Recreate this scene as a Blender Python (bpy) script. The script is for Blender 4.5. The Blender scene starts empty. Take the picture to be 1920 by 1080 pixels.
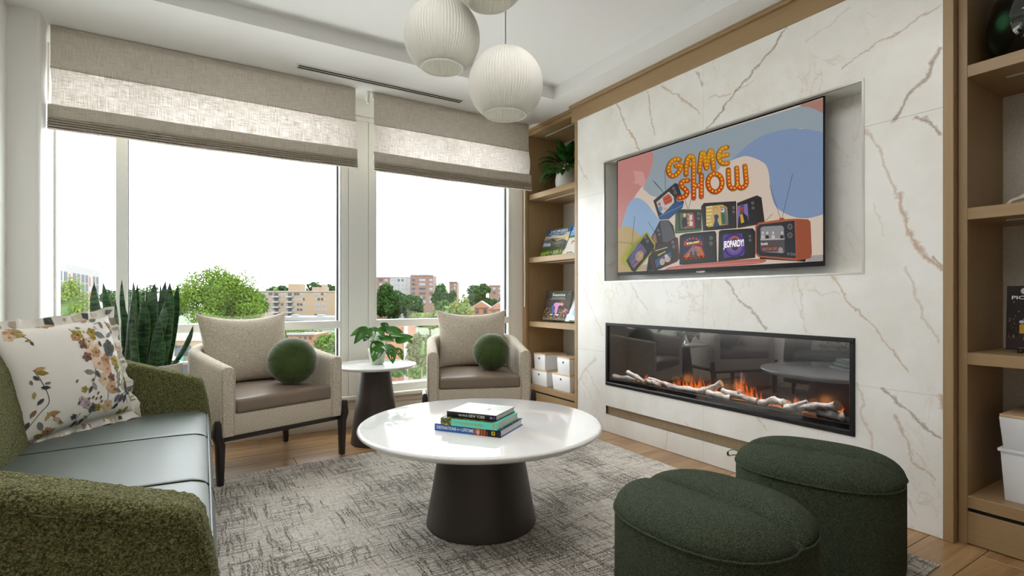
import bpy, bmesh, math, random
from mathutils import Vector, Matrix
PI = math.pi
sc = bpy.context.scene
col = sc.collection
rnd = random.Random(7)

# ------------------------------------------------------------------ camera, sky, lights, exposure
H = 1.05
TH = math.atan(610.0 / 979.0)            # view is turned this far right of the fireplace wall's direction
FW = Vector((math.sin(TH), math.cos(TH), 0)); RT = Vector((math.cos(TH), -math.sin(TH), 0)); UP = Vector((0, 0, 1))
CP = Vector((0, 0, H))
cam = bpy.data.cameras.new('camera'); camo = bpy.data.objects.new('camera', cam); col.objects.link(camo)
cam.sensor_width = 36; cam.lens = 979.0 / 1920 * 36
cam.shift_y = 16.0 / 1920
cam.clip_start = 0.05; cam.clip_end = 3000
camo.location = CP; camo.rotation_euler = (PI / 2, 0, -TH)
sc.camera = camo

world = bpy.data.worlds.new('overcast'); sc.world = world; world.use_nodes = True
bg = world.node_tree.nodes['Background']
bg.inputs[0].default_value = (0.95, 0.975, 1.01, 1); bg.inputs[1].default_value = 6.2
sc.view_settings.view_transform = 'Standard'; sc.view_settings.look = 'None'
sc.view_settings.gamma = 1; sc.view_settings.use_curve_mapping = False
sc.view_settings.exposure = 0.30
try:
    sc.cycles.use_denoising = True
    sc.cycles.max_bounces = 10; sc.cycles.diffuse_bounces = 6; sc.cycles.transparent_max_bounces = 80
    sc.cycles.caustics_reflective = False; sc.cycles.caustics_refractive = False
    sc.cycles.sample_clamp_indirect = 6.0
except Exception:
    pass

def area_lamp(name, loc, size, power, colr=(1, .96, .9), rot=(0, 0, 0), sizey=None):
    l = bpy.data.lights.new(name, 'AREA'); l.energy = power; l.color = colr; l.size = size
    if sizey: l.shape = 'RECTANGLE'; l.size_y = sizey
    o = bpy.data.objects.new(name, l); o.location = loc; o.rotation_euler = rot; col.objects.link(o)
    return o
area_lamp('room_fill_light', (.6, 1.1, 2.745), 2.2, 29, (1, .985, .96), sizey=1.3)  # added fill light, out of view under the tray, to brighten the room

# ------------------------------------------------------------------ helpers
def px_dir(u, v): return FW * 979.0 + RT * (u - 960.0) + UP * (556.0 - v)
def on_x(u, v, x):                        # photo reading -> point of the plane x = const (wall, screen, book faces)
    d = px_dir(u, v); return CP + d * (x / d.x)
def on_y(u, v, y):
    d = px_dir(u, v); return CP + d * (y / d.y)
def on_z(u, v, z):
    d = px_dir(u, v); return CP + d * ((z - H) / d.z)
def far(u, v, d): return CP + px_dir(u, v) * (d / 979.0)

def lin(c): return tuple((x / 12.92 if x <= .04045 else ((x + .055) / 1.055) ** 2.4) for x in c)
def rgb(r, g, b): return lin((r / 255., g / 255., b / 255.))

class MB:
    def __init__(s): s.v = []; s.f = []; s.c = []
    def add(s, pts, faces, c=None):
        n = len(s.v); s.v += [tuple(p) for p in pts]
        for f in faces: s.f.append([n + i for i in f]); s.c.append(c)
        return s
    def box(s, x0, x1, y0, y1, z0, z1, c=None):
        p = [(x0, y0, z0), (x1, y0, z0), (x1, y1, z0), (x0, y1, z0), (x0, y0, z1), (x1, y0, z1), (x1, y1, z1), (x0, y1, z1)]
        return s.add(p, [(0, 3, 2, 1), (4, 5, 6, 7), (0, 1, 5, 4), (1, 2, 6, 5), (2, 3, 7, 6), (3, 0, 4, 7)], c)
    def poly(s, pts, c=None): return s.add(pts, [tuple(range(len(pts)))], c)
    def loft(s, rings, closed=True, cap0=True, cap1=True, c=None):
        n = len(rings[0]); base = len(s.v)
        for r in rings: s.v += [tuple(p) for p in r]
        for i in range(len(rings) - 1):
            for j in range(n if closed else n - 1):
                k = (j + 1) % n
                s.f.append([base + i * n + j, base + i * n + k, base + (i + 1) * n + k, base + (i + 1) * n + j]); s.c.append(c)
        if cap0: s.f.append([base + j for j in reversed(range(n))]); s.c.append(c)
        if cap1: s.f.append([base + (len(rings) - 1) * n + j for j in range(n)]); s.c.append(c)
        return s
    def lathe(s, prof, n=32, ctr=(0, 0, 0), c=None, cap0=True, cap1=True):
        rings = [[(ctr[0] + r * math.cos(2 * PI * j / n), ctr[1] + r * math.sin(2 * PI * j / n), ctr[2] + z) for j in range(n)] for r, z in prof]
        return s.loft(rings, True, cap0, cap1, c)
    def tube(s, pts, rad, n=8, c=None, cap=True):
        pts = [Vector(p) for p in pts]
        if not isinstance(rad, (list, tuple)): rad = [rad] * len(pts)
        rings = []; up = Vector((0, 0, 1)); prev = None
        for i, p in enumerate(pts):
            t = (pts[min(i + 1, len(pts) - 1)] - pts[max(i - 1, 0)]).normalized()
            if prev is None:
                a = t.cross(up) if abs(t.z) < .9 else t.cross(Vector((1, 0, 0)))
            else: a = prev - t * prev.dot(t)
            a.normalize(); prev = a; b = t.cross(a)
            rings.append([p + (a * math.cos(2 * PI * j / n) + b * math.sin(2 * PI * j / n)) * rad[i] for j in range(n)])
        return s.loft(rings, True, cap, cap, c)
    def build(s, name, mat, parent=None, smooth=False, bevel=0, seg=2, world=False, angle=35, tri=False, recalc=True, at=None):
        me = bpy.data.meshes.new(name)
        bm = bmesh.new()
        vs = [bm.verts.new(p) for p in s.v]
        lay = None
        if any(c is not None for c in s.c): lay = bm.loops.layers.float_color.new('Col')
        for f, c in zip(s.f, s.c):
            try: fa = bm.faces.new([vs[i] for i in f])
            except ValueError: continue
            if lay is not None:
                cc = c or (1, 1, 1)
                for l in fa.loops: l[lay] = (cc[0], cc[1], cc[2], 1)
        if recalc: bmesh.ops.recalc_face_normals(bm, faces=bm.faces)
        if bevel:
            es = [e for e in bm.edges if len(e.link_faces) == 2 and e.calc_face_angle(0) > math.radians(30)]
            bmesh.ops.bevel(bm, geom=es, offset=bevel, segments=seg, profile=.5, affect='EDGES', clamp_overlap=True)
        if tri: bmesh.ops.triangulate(bm, faces=bm.faces)
        bm.to_mesh(me); bm.free()
        if smooth or bevel:
            me.polygons.foreach_set('use_smooth', [True] * len(me.polygons))
            try: me.set_sharp_from_angle(angle=math.radians(angle))
            except Exception: pass
        me.materials.append(mat)
        o = bpy.data.objects.new(name, me); col.objects.link(o)
        if at is not None: o.location = at
        if parent is not None:
            o.parent = parent
            if world: o.matrix_parent_inverse = Matrix.LocRotScale(parent.location, parent.rotation_euler, None).inverted()
        return o

def empty(name, loc=(0, 0, 0), rz=0, rot=None):
    o = bpy.data.objects.new(name, None); col.objects.link(o); o.empty_display_size = .05
    o.location = loc; o.rotation_euler = rot if rot else (0, 0, rz); return o
def tag(o, label=None, cat=None, group=None, kind=None):
    if label: o['label'] = label
    if cat: o['category'] = cat
    if group: o['group'] = group
    if kind: o['kind'] = kind
    return o
def thing(name, label, cat, loc=(0, 0, 0), rz=0, group=None, rot=None):
    return tag(empty(name, loc, rz, rot), label, cat, group)
def struct(o): o['kind'] = 'structure'; return o
def again(o, parent=None, loc=None, rot=None, scale=None):
    c = o.copy(); col.objects.link(c)
    if parent is not None: c.parent = parent
    if loc is not None: c.location = loc
    if rot is not None: c.rotation_euler = rot
    if scale is not None: c.scale = scale
    return c
def copy_tree(o, parent=None):
    c = o.copy(); col.objects.link(c)
    if parent is not None: c.parent = parent
    for ch in list(o.children): copy_tree(ch, c)
    return c

# ------------------------------------------------------------------ materials
class N:
    def __init__(s, name):
        s.m = bpy.data.materials.new(name); s.m.use_nodes = True; s.t = s.m.node_tree; s.t.nodes.clear()
        s.out = s.t.nodes.new('ShaderNodeOutputMaterial')
    def n(s, typ, **kw):
        x = s.t.nodes.new('ShaderNode' + typ)
        ins = kw.pop('i', {})
        for k, v in kw.items(): setattr(x, k, v)
        for k, v in ins.items(): s.set(x.inputs[k], v)
        return x
    def set(s, sock, v):
        if isinstance(v, bpy.types.NodeSocket): s.t.links.new(v, sock)
        elif isinstance(v, bpy.types.Node): s.t.links.new(v.outputs[0], sock)
        else:
            if sock.type == 'RGBA' and len(v) == 3: v = (*v, 1)
            sock.default_value = v
    def math(s, op, a, b=0., c=0., clamp=False):
        x = s.n('Math', operation=op, use_clamp=clamp); s.set(x.inputs[0], a); s.set(x.inputs[1], b); s.set(x.inputs[2], c); return x.outputs[0]
    def obj(s): return s.n('TexCoord').outputs['Object']
    def mapped(s, vec, scale): return s.n('Mapping', i={'Vector': vec, 'Scale': scale}).outputs[0]
    def noise(s, vec, scale, detail=3, rough=.5, dist=0.):
        x = s.n('TexNoise', i={'Vector': vec, 'Scale': scale, 'Detail': detail, 'Roughness': rough, 'Distortion': dist}); return x.outputs[0]
    def ramp(s, fac, stops):
        x = s.n('ValToRGB'); s.set(x.inputs[0], fac); e = x.color_ramp.elements
        while len(e) < len(stops): e.new(.5)
        for el, (p, c) in zip(e, stops): el.position = p; el.color = (*c, 1)
        return x.outputs[0]
    def mix(s, fac, a, b, mode='MIX'):
        x = s.n('Mix', data_type='RGBA', blend_type=mode); s.set(x.inputs[0], fac); s.set(x.inputs[6], a); s.set(x.inputs[7], b); return x.outputs[2]
    def bump(s, h, strength=.3, dist=.002): return s.n('Bump', i={'Height': h, 'Strength': strength, 'Distance': dist}).outputs[0]
    def bsdf(s, colr, rough=.5, normal=None, **kw):
        p = s.n('BsdfPrincipled'); s.set(p.inputs['Base Color'], colr); s.set(p.inputs['Roughness'], rough)
        if normal is not None: s.set(p.inputs['Normal'], normal)
        for k, v in kw.items(): s.set(p.inputs[k.replace('_', ' ')], v)
        s.p = p; s.t.links.new(p.outputs[0], s.out.inputs[0]); return s.m

def plain(name, colr, rough=.5, var=.05, scale=30, bump=0., bdist=.001, **kw):
    g = N(name); o = g.obj(); f = g.noise(o, scale, 3)
    c = g.mix(f, tuple(x * (1 - var) for x in colr), tuple(min(1, x * (1 + var)) for x in colr))
    return g.bsdf(c, rough, g.bump(f, bump, bdist) if bump else None, **kw)
def attr_mat(name, rough=.5, emit=0., spec=.5, mul=1.0):
    g = N(name); a = g.n('Attribute', attribute_name='Col').outputs['Color']
    f = g.noise(g.obj(), 60, 2)
    c = g.mix(1., a, g.ramp(f, [(0, (.93, .93, .93)), (1, (1, 1, 1))]), 'MULTIPLY')
    if emit:
        return g.bsdf((.004, .004, .004), rough, Emission_Color=c, Emission_Strength=emit, Specular_IOR_Level=.16)
    return g.bsdf(c, rough, Specular_IOR_Level=spec)

M = {}
M['paint'] = plain('wall paint', rgb(234, 233, 229), .55, .01, 40, .03)
M['ceil'] = plain('ceiling paint', rgb(232, 232, 231), .7, .01, 40, .02)
M['trimw'] = plain('white trim paint', rgb(228, 228, 222), .35, .01)
M['frame'] = plain('window frame', rgb(225, 226, 222), .35, .01)
M['gasket'] = plain('gasket', rgb(60, 62, 68), .5)
M['steel'] = plain('brushed metal', rgb(205, 204, 200), .3, .03, Metallic=1.)
M['black'] = plain('black metal', rgb(22, 22, 24), .35, .1)
M['blackgloss'] = plain('black gloss', rgb(10, 10, 12), .12, .05)
M['bezel'] = plain('satin black bezel', rgb(14, 14, 15), .35, .05, Specular_IOR_Level=.2)
M['darkhole'] = plain('dark slot', rgb(12, 12, 14), .8)
M['whitegloss'] = plain('white gloss lacquer', rgb(240, 240, 240), .08, .01, Coat_Weight=.4, Coat_Roughness=.03)
M['binwhite'] = plain('white plastic', rgb(232, 234, 238), .3, .01)
M['ceramic'] = plain('white ceramic', rgb(228, 228, 222), .25, .02)
M['pot'] = plain('white planter', rgb(222, 218, 210), .45, .02)
M['soil'] = plain('soil', rgb(40, 30, 22), .95, .4, 120, .5, .004)
M['pedestal'] = plain('dark bronze pedestal', rgb(62, 54, 50), .42, .05, 200, .05)
M['legwood'] = plain('espresso wood', rgb(34, 28, 26), .38, .15, 40)
M['glide'] = plain('clear glide', rgb(220, 222, 224), .3)
M['paper'] = plain('page block', rgb(215, 212, 205), .8, .05, 200)
M['cord'] = plain('grey cord', rgb(150, 150, 152), .6)
M['whitecord'] = plain('white cord', rgb(232, 230, 226), .6)

def wood_mat(name, c1, c2, rough=.45, axis='z'):
    g = N(name); o = g.obj()
    sc_ = {'z': (60, 60, 3.0), 'x': (2.5, 40, 40), 'y': (60, 3, 60)}[axis]
    f = g.noise(g.mapped(o, sc_), 1.0, 5, .6, .6); f2 = g.noise(g.mapped(o, tuple(s * 6 for s in sc_)), 1., 3)
    c = g.mix(f2, g.ramp(f, [(.3, c1), (.7, c2)]), tuple(x * .86 for x in c2))
    return g.bsdf(c, rough, g.bump(f2, .08, .0005))
M['oak'] = wood_mat('oak veneer', rgb(150, 122, 86), rgb(167, 139, 101))
M['oakh'] = wood_mat('oak veneer lengthwise', rgb(150, 122, 86), rgb(167, 139, 101), axis='y')
M['lidwood'] = wood_mat('beech lid', rgb(205, 172, 130), rgb(220, 190, 150), axis='x')

def plank_mat():
    g = N('oak plank'); o = g.obj(); oi = g.n('ObjectInfo').outputs['Random']
    off = g.n('CombineXYZ', i={'X': g.math('MULTIPLY', oi, 37.), 'Y': g.math('MULTIPLY', oi, 91.), 'Z': 0.}).outputs[0]
    v = g.n('VectorMath', operation='ADD', i={0: o, 1: off}).outputs[0]
    f = g.noise(g.mapped(v, (1.6, 16, 16)), 1., 4, .55, 1.2); f2 = g.noise(g.mapped(v, (9, 220, 220)), 1., 3, .6)
    c = g.ramp(f, [(.25, rgb(146, 111, 72)), (.5, rgb(174, 138, 95)), (.75, rgb(193, 158, 114))])
    c = g.mix(g.math('MULTIPLY', f2, .5), c, rgb(128, 94, 62))
    c = g.mix(1., c, g.ramp(oi, [(0, (.82, .8, .78)), (1, (1.06, 1.04, 1.02))]), 'MULTIPLY')
    return g.bsdf(c, .23, g.bump(f2, .06, .0005))
M['plank'] = plank_mat()

def fabric_heather(name, ca, cb, cc, scale=330, bump=.5):
    g = N(name); o = g.obj(); f = g.noise(o, scale, 3, .7); b = g.noise(o, 55, 2)
    w = g.noise(g.mapped(o, (scale * 1.6, scale * 1.6, scale * .5)), 1., 2)
    c = g.ramp(f, [(.34, ca), (.5, cb), (.62, cc)]); c = g.mix(g.math('MULTIPLY', b, .25), c, ca)
    h = g.math('ADD', f, w)
    return g.bsdf(c, .92, g.bump(h, bump, .0015), Sheen_Weight=.15, Specular_IOR_Level=.2)
M['chairfab'] = fabric_heather('oatmeal chenille', rgb(160, 145, 125), rgb(203, 191, 173), rgb(238, 231, 220), 230)
def boucle(name, ca, cb, cc, scale, bdist=.006, speck=False, bstr=.9):
    g = N(name); o = g.obj()
    dv = g.n('VectorMath', operation='ADD', i={0: o, 1: g.n('VectorMath', operation='SCALE', i={0: g.n('TexNoise', i={'Vector': o, 'Scale': scale * .8, 'Detail': 2.}).outputs[1], 'Scale': .012}).outputs[0]}).outputs[0]
    vo = g.n('TexVoronoi', i={'Vector': dv, 'Scale': scale}).outputs[0]
    f = g.noise(o, scale * 1.3, 4, .7); big = g.noise(o, scale * .12, 3)
    h = g.math('SUBTRACT', g.math('MULTIPLY', f, 1.1), vo)
    t = g.math('MULTIPLY_ADD', h, .8, .42)
    c = g.ramp(t, [(.18, ca), (.5, cb), (.85, cc)]); c = g.mix(g.math('MULTIPLY', big, .3), c, ca)
    if speck:
        vs = g.n('TexVoronoi', i={'Vector': o, 'Scale': 34.})
        m = g.math('LESS_THAN', vs.outputs[0], .085)
        hs = g.n('Mix', data_type='RGBA', blend_type='SATURATION'); 
        sepc = g.n('SeparateColor', i={0: vs.outputs[1]}).outputs[0]
        spc = g.ramp(sepc, [(0, rgb(190, 160, 60)), (.4, rgb(70, 110, 150)), (.6, rgb(150, 70, 50)), (1, rgb(200, 190, 90))])
        c = g.mix(g.math('MULTIPLY', m, .8), c, spc)
    return g.bsdf(c, .95, g.bump(h, bstr, bdist), Sheen_Weight=.06, Specular_IOR_Level=.12)
M['sofafab'] = boucle('olive boucle', rgb(62, 64, 36), rgb(128, 128, 80), rgb(190, 188, 140), 215, .006, True)
M['ottofab'] = boucle('dark green boucle', rgb(38, 45, 33), rgb(82, 95, 71), rgb(132, 144, 116), 310, .005, False, 1.)
def leather(name, colr, rough):
    g = N(name); o = g.obj(); v = g.n('TexVoronoi', i={'Vector': o, 'Scale': 420.}).outputs[0]; b = g.noise(o, 4, 3)
    c = g.mix(b, tuple(x * .85 for x in colr), tuple(x * 1.12 for x in colr))
    wr = g.noise(g.mapped(o, (14, 5, 10)), 1., 2, .4)
    return g.bsdf(c, rough, g.bump(g.math('ADD', g.math('MULTIPLY', v, .12), wr), .18, .003), Specular_IOR_Level=.5)
M['sofaleather'] = leather('green grey leather', rgb(98, 107, 103), .42)
M['taupe'] = leather('taupe leather', rgb(132, 116, 102), .42)
def velvet(name, colr):
    g = N(name); o = g.obj(); b = g.noise(o, 18, 4, .6)
    c = g.mix(b, tuple(x * .5 for x in colr), tuple(x * 1.55 for x in colr))
    return g.bsdf(c, .8, g.bump(b, .2, .004), Sheen_Weight=.5, Sheen_Roughness=.4, Specular_IOR_Level=.2)
M['velvet'] = velvet('moss velvet', rgb(58, 74, 34))
M['seam'] = plain('seam', rgb(34, 42, 24), .9)

def linen(f0, f1):
    g = N('roman blind linen'); o = g.obj()
    a = g.noise(g.mapped(o, (14, 1, 420)), 1., 3, .65); b = g.noise(g.mapped(o, (420, 1, 11)), 1., 3, .65); big = g.noise(g.mapped(o, (3, 1, 3)), 1., 3)
    w = g.math('MULTIPLY', g.math('ADD', a, b), .5)
    c = g.ramp(w, [(.36, rgb(174, 165, 151)), (.5, rgb(200, 192, 179)), (.64, rgb(218, 212, 202))])
    d = g.n('BsdfDiffuse', i={'Color': c}); tr = g.n('BsdfTranslucent', i={'Color': g.ramp(w, [(.36, rgb(214, 190, 170)), (.58, rgb(255, 250, 247))])})
    nb = g.bump(w, .3, .001); g.set(d.inputs['Normal'], nb)
    fac = g.ramp(g.math('ADD', w, g.math('MULTIPLY', g.math('SUBTRACT', big, .5), .12)), [(.38, (f0, f0, f0)), (.60, (f1, f1, f1))])
    mx = g.n('MixShader'); g.set(mx.inputs[0], fac); g.set(mx.inputs[1], d.outputs[0]); g.set(mx.inputs[2], tr.outputs[0])
    g.t.links.new(mx.outputs[0], g.out.inputs[0]); return g.m
M['linen'] = linen(.05, .42); M['lined'] = linen(.02, .07)
def shade_mat():
    g = N('pleated lamp shade'); o = g.obj()
    c = g.mix(g.noise(o, 12, 2), rgb(245, 244, 239), rgb(250, 249, 245))
    d = g.n('BsdfDiffuse', i={'Color': c}); tr = g.n('BsdfTranslucent', i={'Color': c})
    mx = g.n('MixShader', i={0: .42}); g.set(mx.inputs[1], d.outputs[0]); g.set(mx.inputs[2], tr.outputs[0])
    g.t.links.new(mx.outputs[0], g.out.inputs[0]); return g.m
M['shade'] = shade_mat()
def glass(name, tint, refl=1.0, rough=.0):
    g = N(name); f = g.n('LayerWeight', i={'Blend': .5}).outputs['Facing']; fac = g.math('MULTIPLY', g.math('MULTIPLY_ADD', g.math('POWER', f, 5.), .95, .045), refl, clamp=True)
    t = g.n('BsdfTransparent', i={'Color': tint}); gl = g.n('BsdfGlossy', i={'Color': (1, 1, 1), 'Roughness': rough})
    mx = g.n('MixShader'); g.set(mx.inputs[0], fac); g.set(mx.inputs[1], t.outputs[0]); g.set(mx.inputs[2], gl.outputs[0])
    g.t.links.new(mx.outputs[0], g.out.inputs[0]); return g.m
M['glass'] = glass('window glass', (.97, .985, .98))
M['fireglass'] = glass('fireplace glass', (.8, .8, .82), 2.2)
def greenglass():
    g = N('dark green blown glass'); o = g.obj(); v = g.n('TexVoronoi', i={'Vector': o, 'Scale': 9.}).outputs[0]
    c = g.ramp(v, [(.2, rgb(44, 92, 62)), (.42, rgb(14, 26, 18)), (.6, rgb(8, 8, 10))])
    return g.bsdf(c, .05, Coat_Weight=.5)
M['greenglass'] = greenglass()

def rug_mat():
    g = N('woven rug'); o = g.obj()
    wob = g.n('TexNoise', i={'Vector': o, 'Scale': 9., 'Detail': 3.}).outputs[1]
    ov = g.n('VectorMath', operation='ADD', i={0: o, 1: g.n('VectorMath', operation='SCALE', i={0: wob, 'Scale': .03}).outputs[0]}).outputs[0]
    patch = g.noise(o, 2.6, 3); fine = g.noise(o, 300, 3, .7); mid = g.noise(o, 70, 3); spk = g.noise(o, 150, 2, .6)
    th = g.math('MULTIPLY_ADD', patch, -.38, .755)
    def line(f, k=0.): return g.math('MULTIPLY', g.math('SUBTRACT', g.math('ADD', f, k), th), 14., clamp=True)
    a = g.noise(g.mapped(ov, (7, 75, 1)), 1., 3, .6); b = g.noise(g.mapped(ov, (75, 6, 1)), 1., 3, .6)
    a2 = g.noise(g.mapped(ov, (3, 120, 1)), 1., 2, .5); b2 = g.noise(g.mapped(ov, (120, 3, 1)), 1., 2, .5)
    lines = g.math('MAXIMUM', g.math('MAXIMUM', line(a), line(b)), g.math('MAXIMUM', line(a2, .0), line(b2, .0)))
    lines = g.math('MULTIPLY', lines, g.ramp(spk, [(.38, (.1, .1, .1)), (.54, (1, 1, 1))]))
    base = g.ramp(fine, [(.33, rgb(174, 165, 152)), (.5, rgb(222, 214, 203)), (.66, rgb(243, 238, 230))])
    base = g.mix(g.ramp(mid, [(.44, (0, 0, 0)), (.64, (.4, .4, .4))]), base, rgb(160, 150, 138))
    c = g.mix(g.math('MULTIPLY', lines, .9), base, rgb(50, 51, 38))
    h = g.math('SUBTRACT', fine, g.math('MULTIPLY', lines, .5))
    return g.bsdf(c, .95, g.bump(h, .8, .006), Specular_IOR_Level=.1, Sheen_Weight=.1)
M['rug'] = rug_mat()

WX = 2.771                                 # the marble face
VEINS_TAN = [([(1767, 10), (1647, 80), (1580, 127)], 5, .8), ([(1513, 80), (1590, 20)], 5, .3), ([(1686, 362), (1692, 400), (1710, 437), (1733, 487)], 9, .9),
 ([(1733, 487), (1767, 517)], 7, 1.), ([(1560, 520), (1600, 573), (1660, 637), (1705, 693)], 4, .8), ([(1693, 500), (1727, 573), (1763, 643)], 5, .5),
 ([(1493, 520), (1510, 623)], 4, .4), ([(1155, 193), (1177, 240), (1200, 282)], 6, .9), ([(1212, 173), (1222, 215), (1227, 253)], 6, .8), ([(1240, 160), (1280, 187), (1315, 215)], 5, .8),
 ([(1085, 300), (1100, 338)], 5, .7), ([(1083, 512), (1110, 580), (1133, 630)], 4, .6), ([(1182, 530), (1200, 560), (1220, 590)], 5, .4), ([(1677, 780), (1713, 870), (1763, 900)], 5, .7),
 ([(1608, 720), (1617, 770), (1640, 840)], 5, .5), ([(1420, 780), (1440, 810)], 5, .5), ([(1083, 720), (1100, 690), (1116, 672)], 8, .5), ([(1100, 690), (1125, 740)], 5, .4), ([(1254, 810), (1250, 850)], 4, .5),
 ([(1510, 540), (1540, 555), (1575, 550)], 4, .3), ([(1330, 185), (1370, 178), (1410, 150)], 4, .5), ([(1760, 740), (1768, 770)], 10, .9), ([(1700, 640), (1720, 700)], 4, .0),
 ([(1285, 790), (1300, 815)], 4, .4), ([(1640, 380), (1660, 440)], 4, .3), ([(1620, 240), (1660, 300), (1680, 370)], 6, .6), ([(1140, 560), (1150, 600)], 4, .3), ([(1700, 930), (1712, 965)], 4, .4), ([(1320, 760), (1300, 740)], 4, .3)]
VEINS_DARK = [([(1477, 52), (1440, 100), (1390, 157), (1340, 225), (1325, 245)], 5, .85), ([(1767, 90), (1750, 120), (1737, 147), (1705, 180), (1677, 222)], 9, .85), ([(1717, 217), (1735, 225), (1767, 248)], 6, .8),
 ([(1360, 527), (1385, 558), (1413, 587), (1437, 620)], 6, .65), ([(1657, 730), (1703, 773), (1730, 800), (1763, 823)], 6, .7), ([(1305, 130), (1318, 160)], 4, .5), ([(1745, 487), (1767, 517)], 3, .7)]
def marble_mat(ry0=-9, ry1=-9, rz0=-9, rz1=-9):
    g = N('gold vein marble'); o = g.obj()
    s_ = g.n('SeparateXYZ', i={0: o}); p0 = g.n('CombineXYZ', i={'X': s_.outputs[1], 'Y': s_.outputs[2], 'Z': 0.}).outputs[0]
    n1 = g.n('TexNoise', i={'Vector': o, 'Scale': 7., 'Detail': 5., 'Roughness': .62}).outputs[1]
    n1 = g.n('VectorMath', operation='SUBTRACT', i={0: n1, 1: (.5, .5, .5)}).outputs[0]
    n1 = g.n('VectorMath', operation='MULTIPLY', i={0: n1, 1: (.1, .1, 0)}).outputs[0]
    p = g.n('VectorMath', operation='ADD', i={0: p0, 1: n1}).outputs[0]
    wv = g.noise(o, 22, 4, .7); wmod = g.math('MULTIPLY_ADD', wv, -3.0, 2.5)
    def accumulate(veins):
        acc = None
        for pts, w, st in veins:
            if st <= 0: continue
            q = [on_x(u, v, WX) for u, v in pts]
            for a, b in zip(q[:-1], q[1:]):
                mg = .06
                if max(a.y, b.y) < ry0 - mg or min(a.y, b.y) > ry1 + mg or max(a.z, b.z) < rz0 - mg or min(a.z, b.z) > rz1 + mg: continue
                ba = (b.y - a.y, b.z - a.z); l2 = ba[0] ** 2 + ba[1] ** 2
                pa = g.n('VectorMath', operation='SUBTRACT', i={0: p, 1: (a.y, a.z, 0)}).outputs[0]
                h = g.n('VectorMath', operation='DOT_PRODUCT', i={0: pa, 1: (ba[0] / l2, ba[1] / l2, 0)}).outputs[1]
                h = g.math('ADD', h, 0., clamp=True)
                qq = g.n('VectorMath', operation='SCALE', i={0: (ba[0], ba[1], 0), 'Scale': h}).outputs[0]
                d = g.n('VectorMath', operation='DISTANCE', i={0: pa, 1: qq}).outputs[1]
                ww = w * .0016
                st_ = st * .74; k = g.math('MULTIPLY_ADD', g.math('MULTIPLY', d, wmod), -st_ / ww, st_)
                acc = k if acc is None else g.math('MAXIMUM', acc, k)
        return g.math('MAXIMUM', acc, 0.) if acc is not None else g.n('Value').outputs[0]
    tan = accumulate(VEINS_TAN); dark = accumulate(VEINS_DARK)
    for x in g.t.nodes:
        if x.bl_idname == 'ShaderNodeValue': x.outputs[0].default_value = 0
    # faint drifting veins all over
    mp = g.mapped(o, (1, 2.2, 1.1)); fz = g.noise(mp, 2.2, 6, .62, .8)
    thin = g.math('SUBTRACT', 1., g.math('MULTIPLY', g.math('ABSOLUTE', g.math('SUBTRACT', fz, .5)), 60.), clamp=True)
    patch = g.ramp(g.noise(o, 2.4, 2), [(.5, (0, 0, 0)), (.7, (.4, .4, .4))])
    thin = g.math('MULTIPLY', thin, patch)
    cloud = g.noise(o, 3, 5, .6)
    c = g.ramp(cloud, [(.3, rgb(228, 225, 218)), (.6, rgb(240, 239, 236))])
    c = g.mix(thin, c, rgb(196, 162, 112))
    c = g.mix(g.math('MINIMUM', tan, .85), c, rgb(172, 126, 70))
    c = g.mix(g.math('MINIMUM', g.math('MULTIPLY', dark, wv), .5), c, rgb(80, 62, 44))
    c = g.mix(g.math('MINIMUM', dark, .6), c, rgb(140, 104, 64))
    return g.bsdf(c, .3)
M['marble'] = marble_mat()
M['grout'] = plain('grout', rgb(190, 184, 172), .9)

def log_mat():
    g = N('driftwood bark'); o = g.obj(); f = g.noise(g.mapped(o, (30, 12, 30)), 1., 5, .65); k = g.noise(o, 60, 3)
    c = g.ramp(f, [(.35, rgb(120, 112, 102)), (.5, rgb(196, 190, 182)), (.68, rgb(226, 222, 216))])
    c = g.mix(g.ramp(k, [(.6, (0, 0, 0)), (.72, (.7, .7, .7))]), c, rgb(84, 72, 60))
    return g.bsdf(c, .85, g.bump(f, .6, .004))
M['log'] = log_mat()
def flame_mat():
    g = N('flame'); o = g.n('TexCoord').outputs['Generated']; z = g.n('SeparateXYZ', i={0: o}).outputs[2]
    nz = g.noise(g.mapped(g.obj(), (40, 40, 22)), 1., 4, .6, .6)
    c = g.ramp(z, [(0, (1., .30, .03)), (.35, (1., .17, .015)), (1, (.7, .06, .01))])
    a = g.math('MULTIPLY', g.math('SUBTRACT', 1.1, z), g.ramp(nz, [(.36, (0, 0, 0)), (.62, (1, 1, 1))]), clamp=True)
    e = g.n('Emission', i={'Color': c, 'Strength': 1.3}); t = g.n('BsdfTransparent')
    mx = g.n('MixShader'); g.set(mx.inputs[0], a); g.set(mx.inputs[1], t.outputs[0]); g.set(mx.inputs[2], e.outputs[0])
    g.t.links.new(mx.outputs[0], g.out.inputs[0]); return g.m
M['flame'] = flame_mat()
M['ember'] = plain('ember bed', rgb(16, 15, 15), .9, .5, 150, .8, .01)

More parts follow.
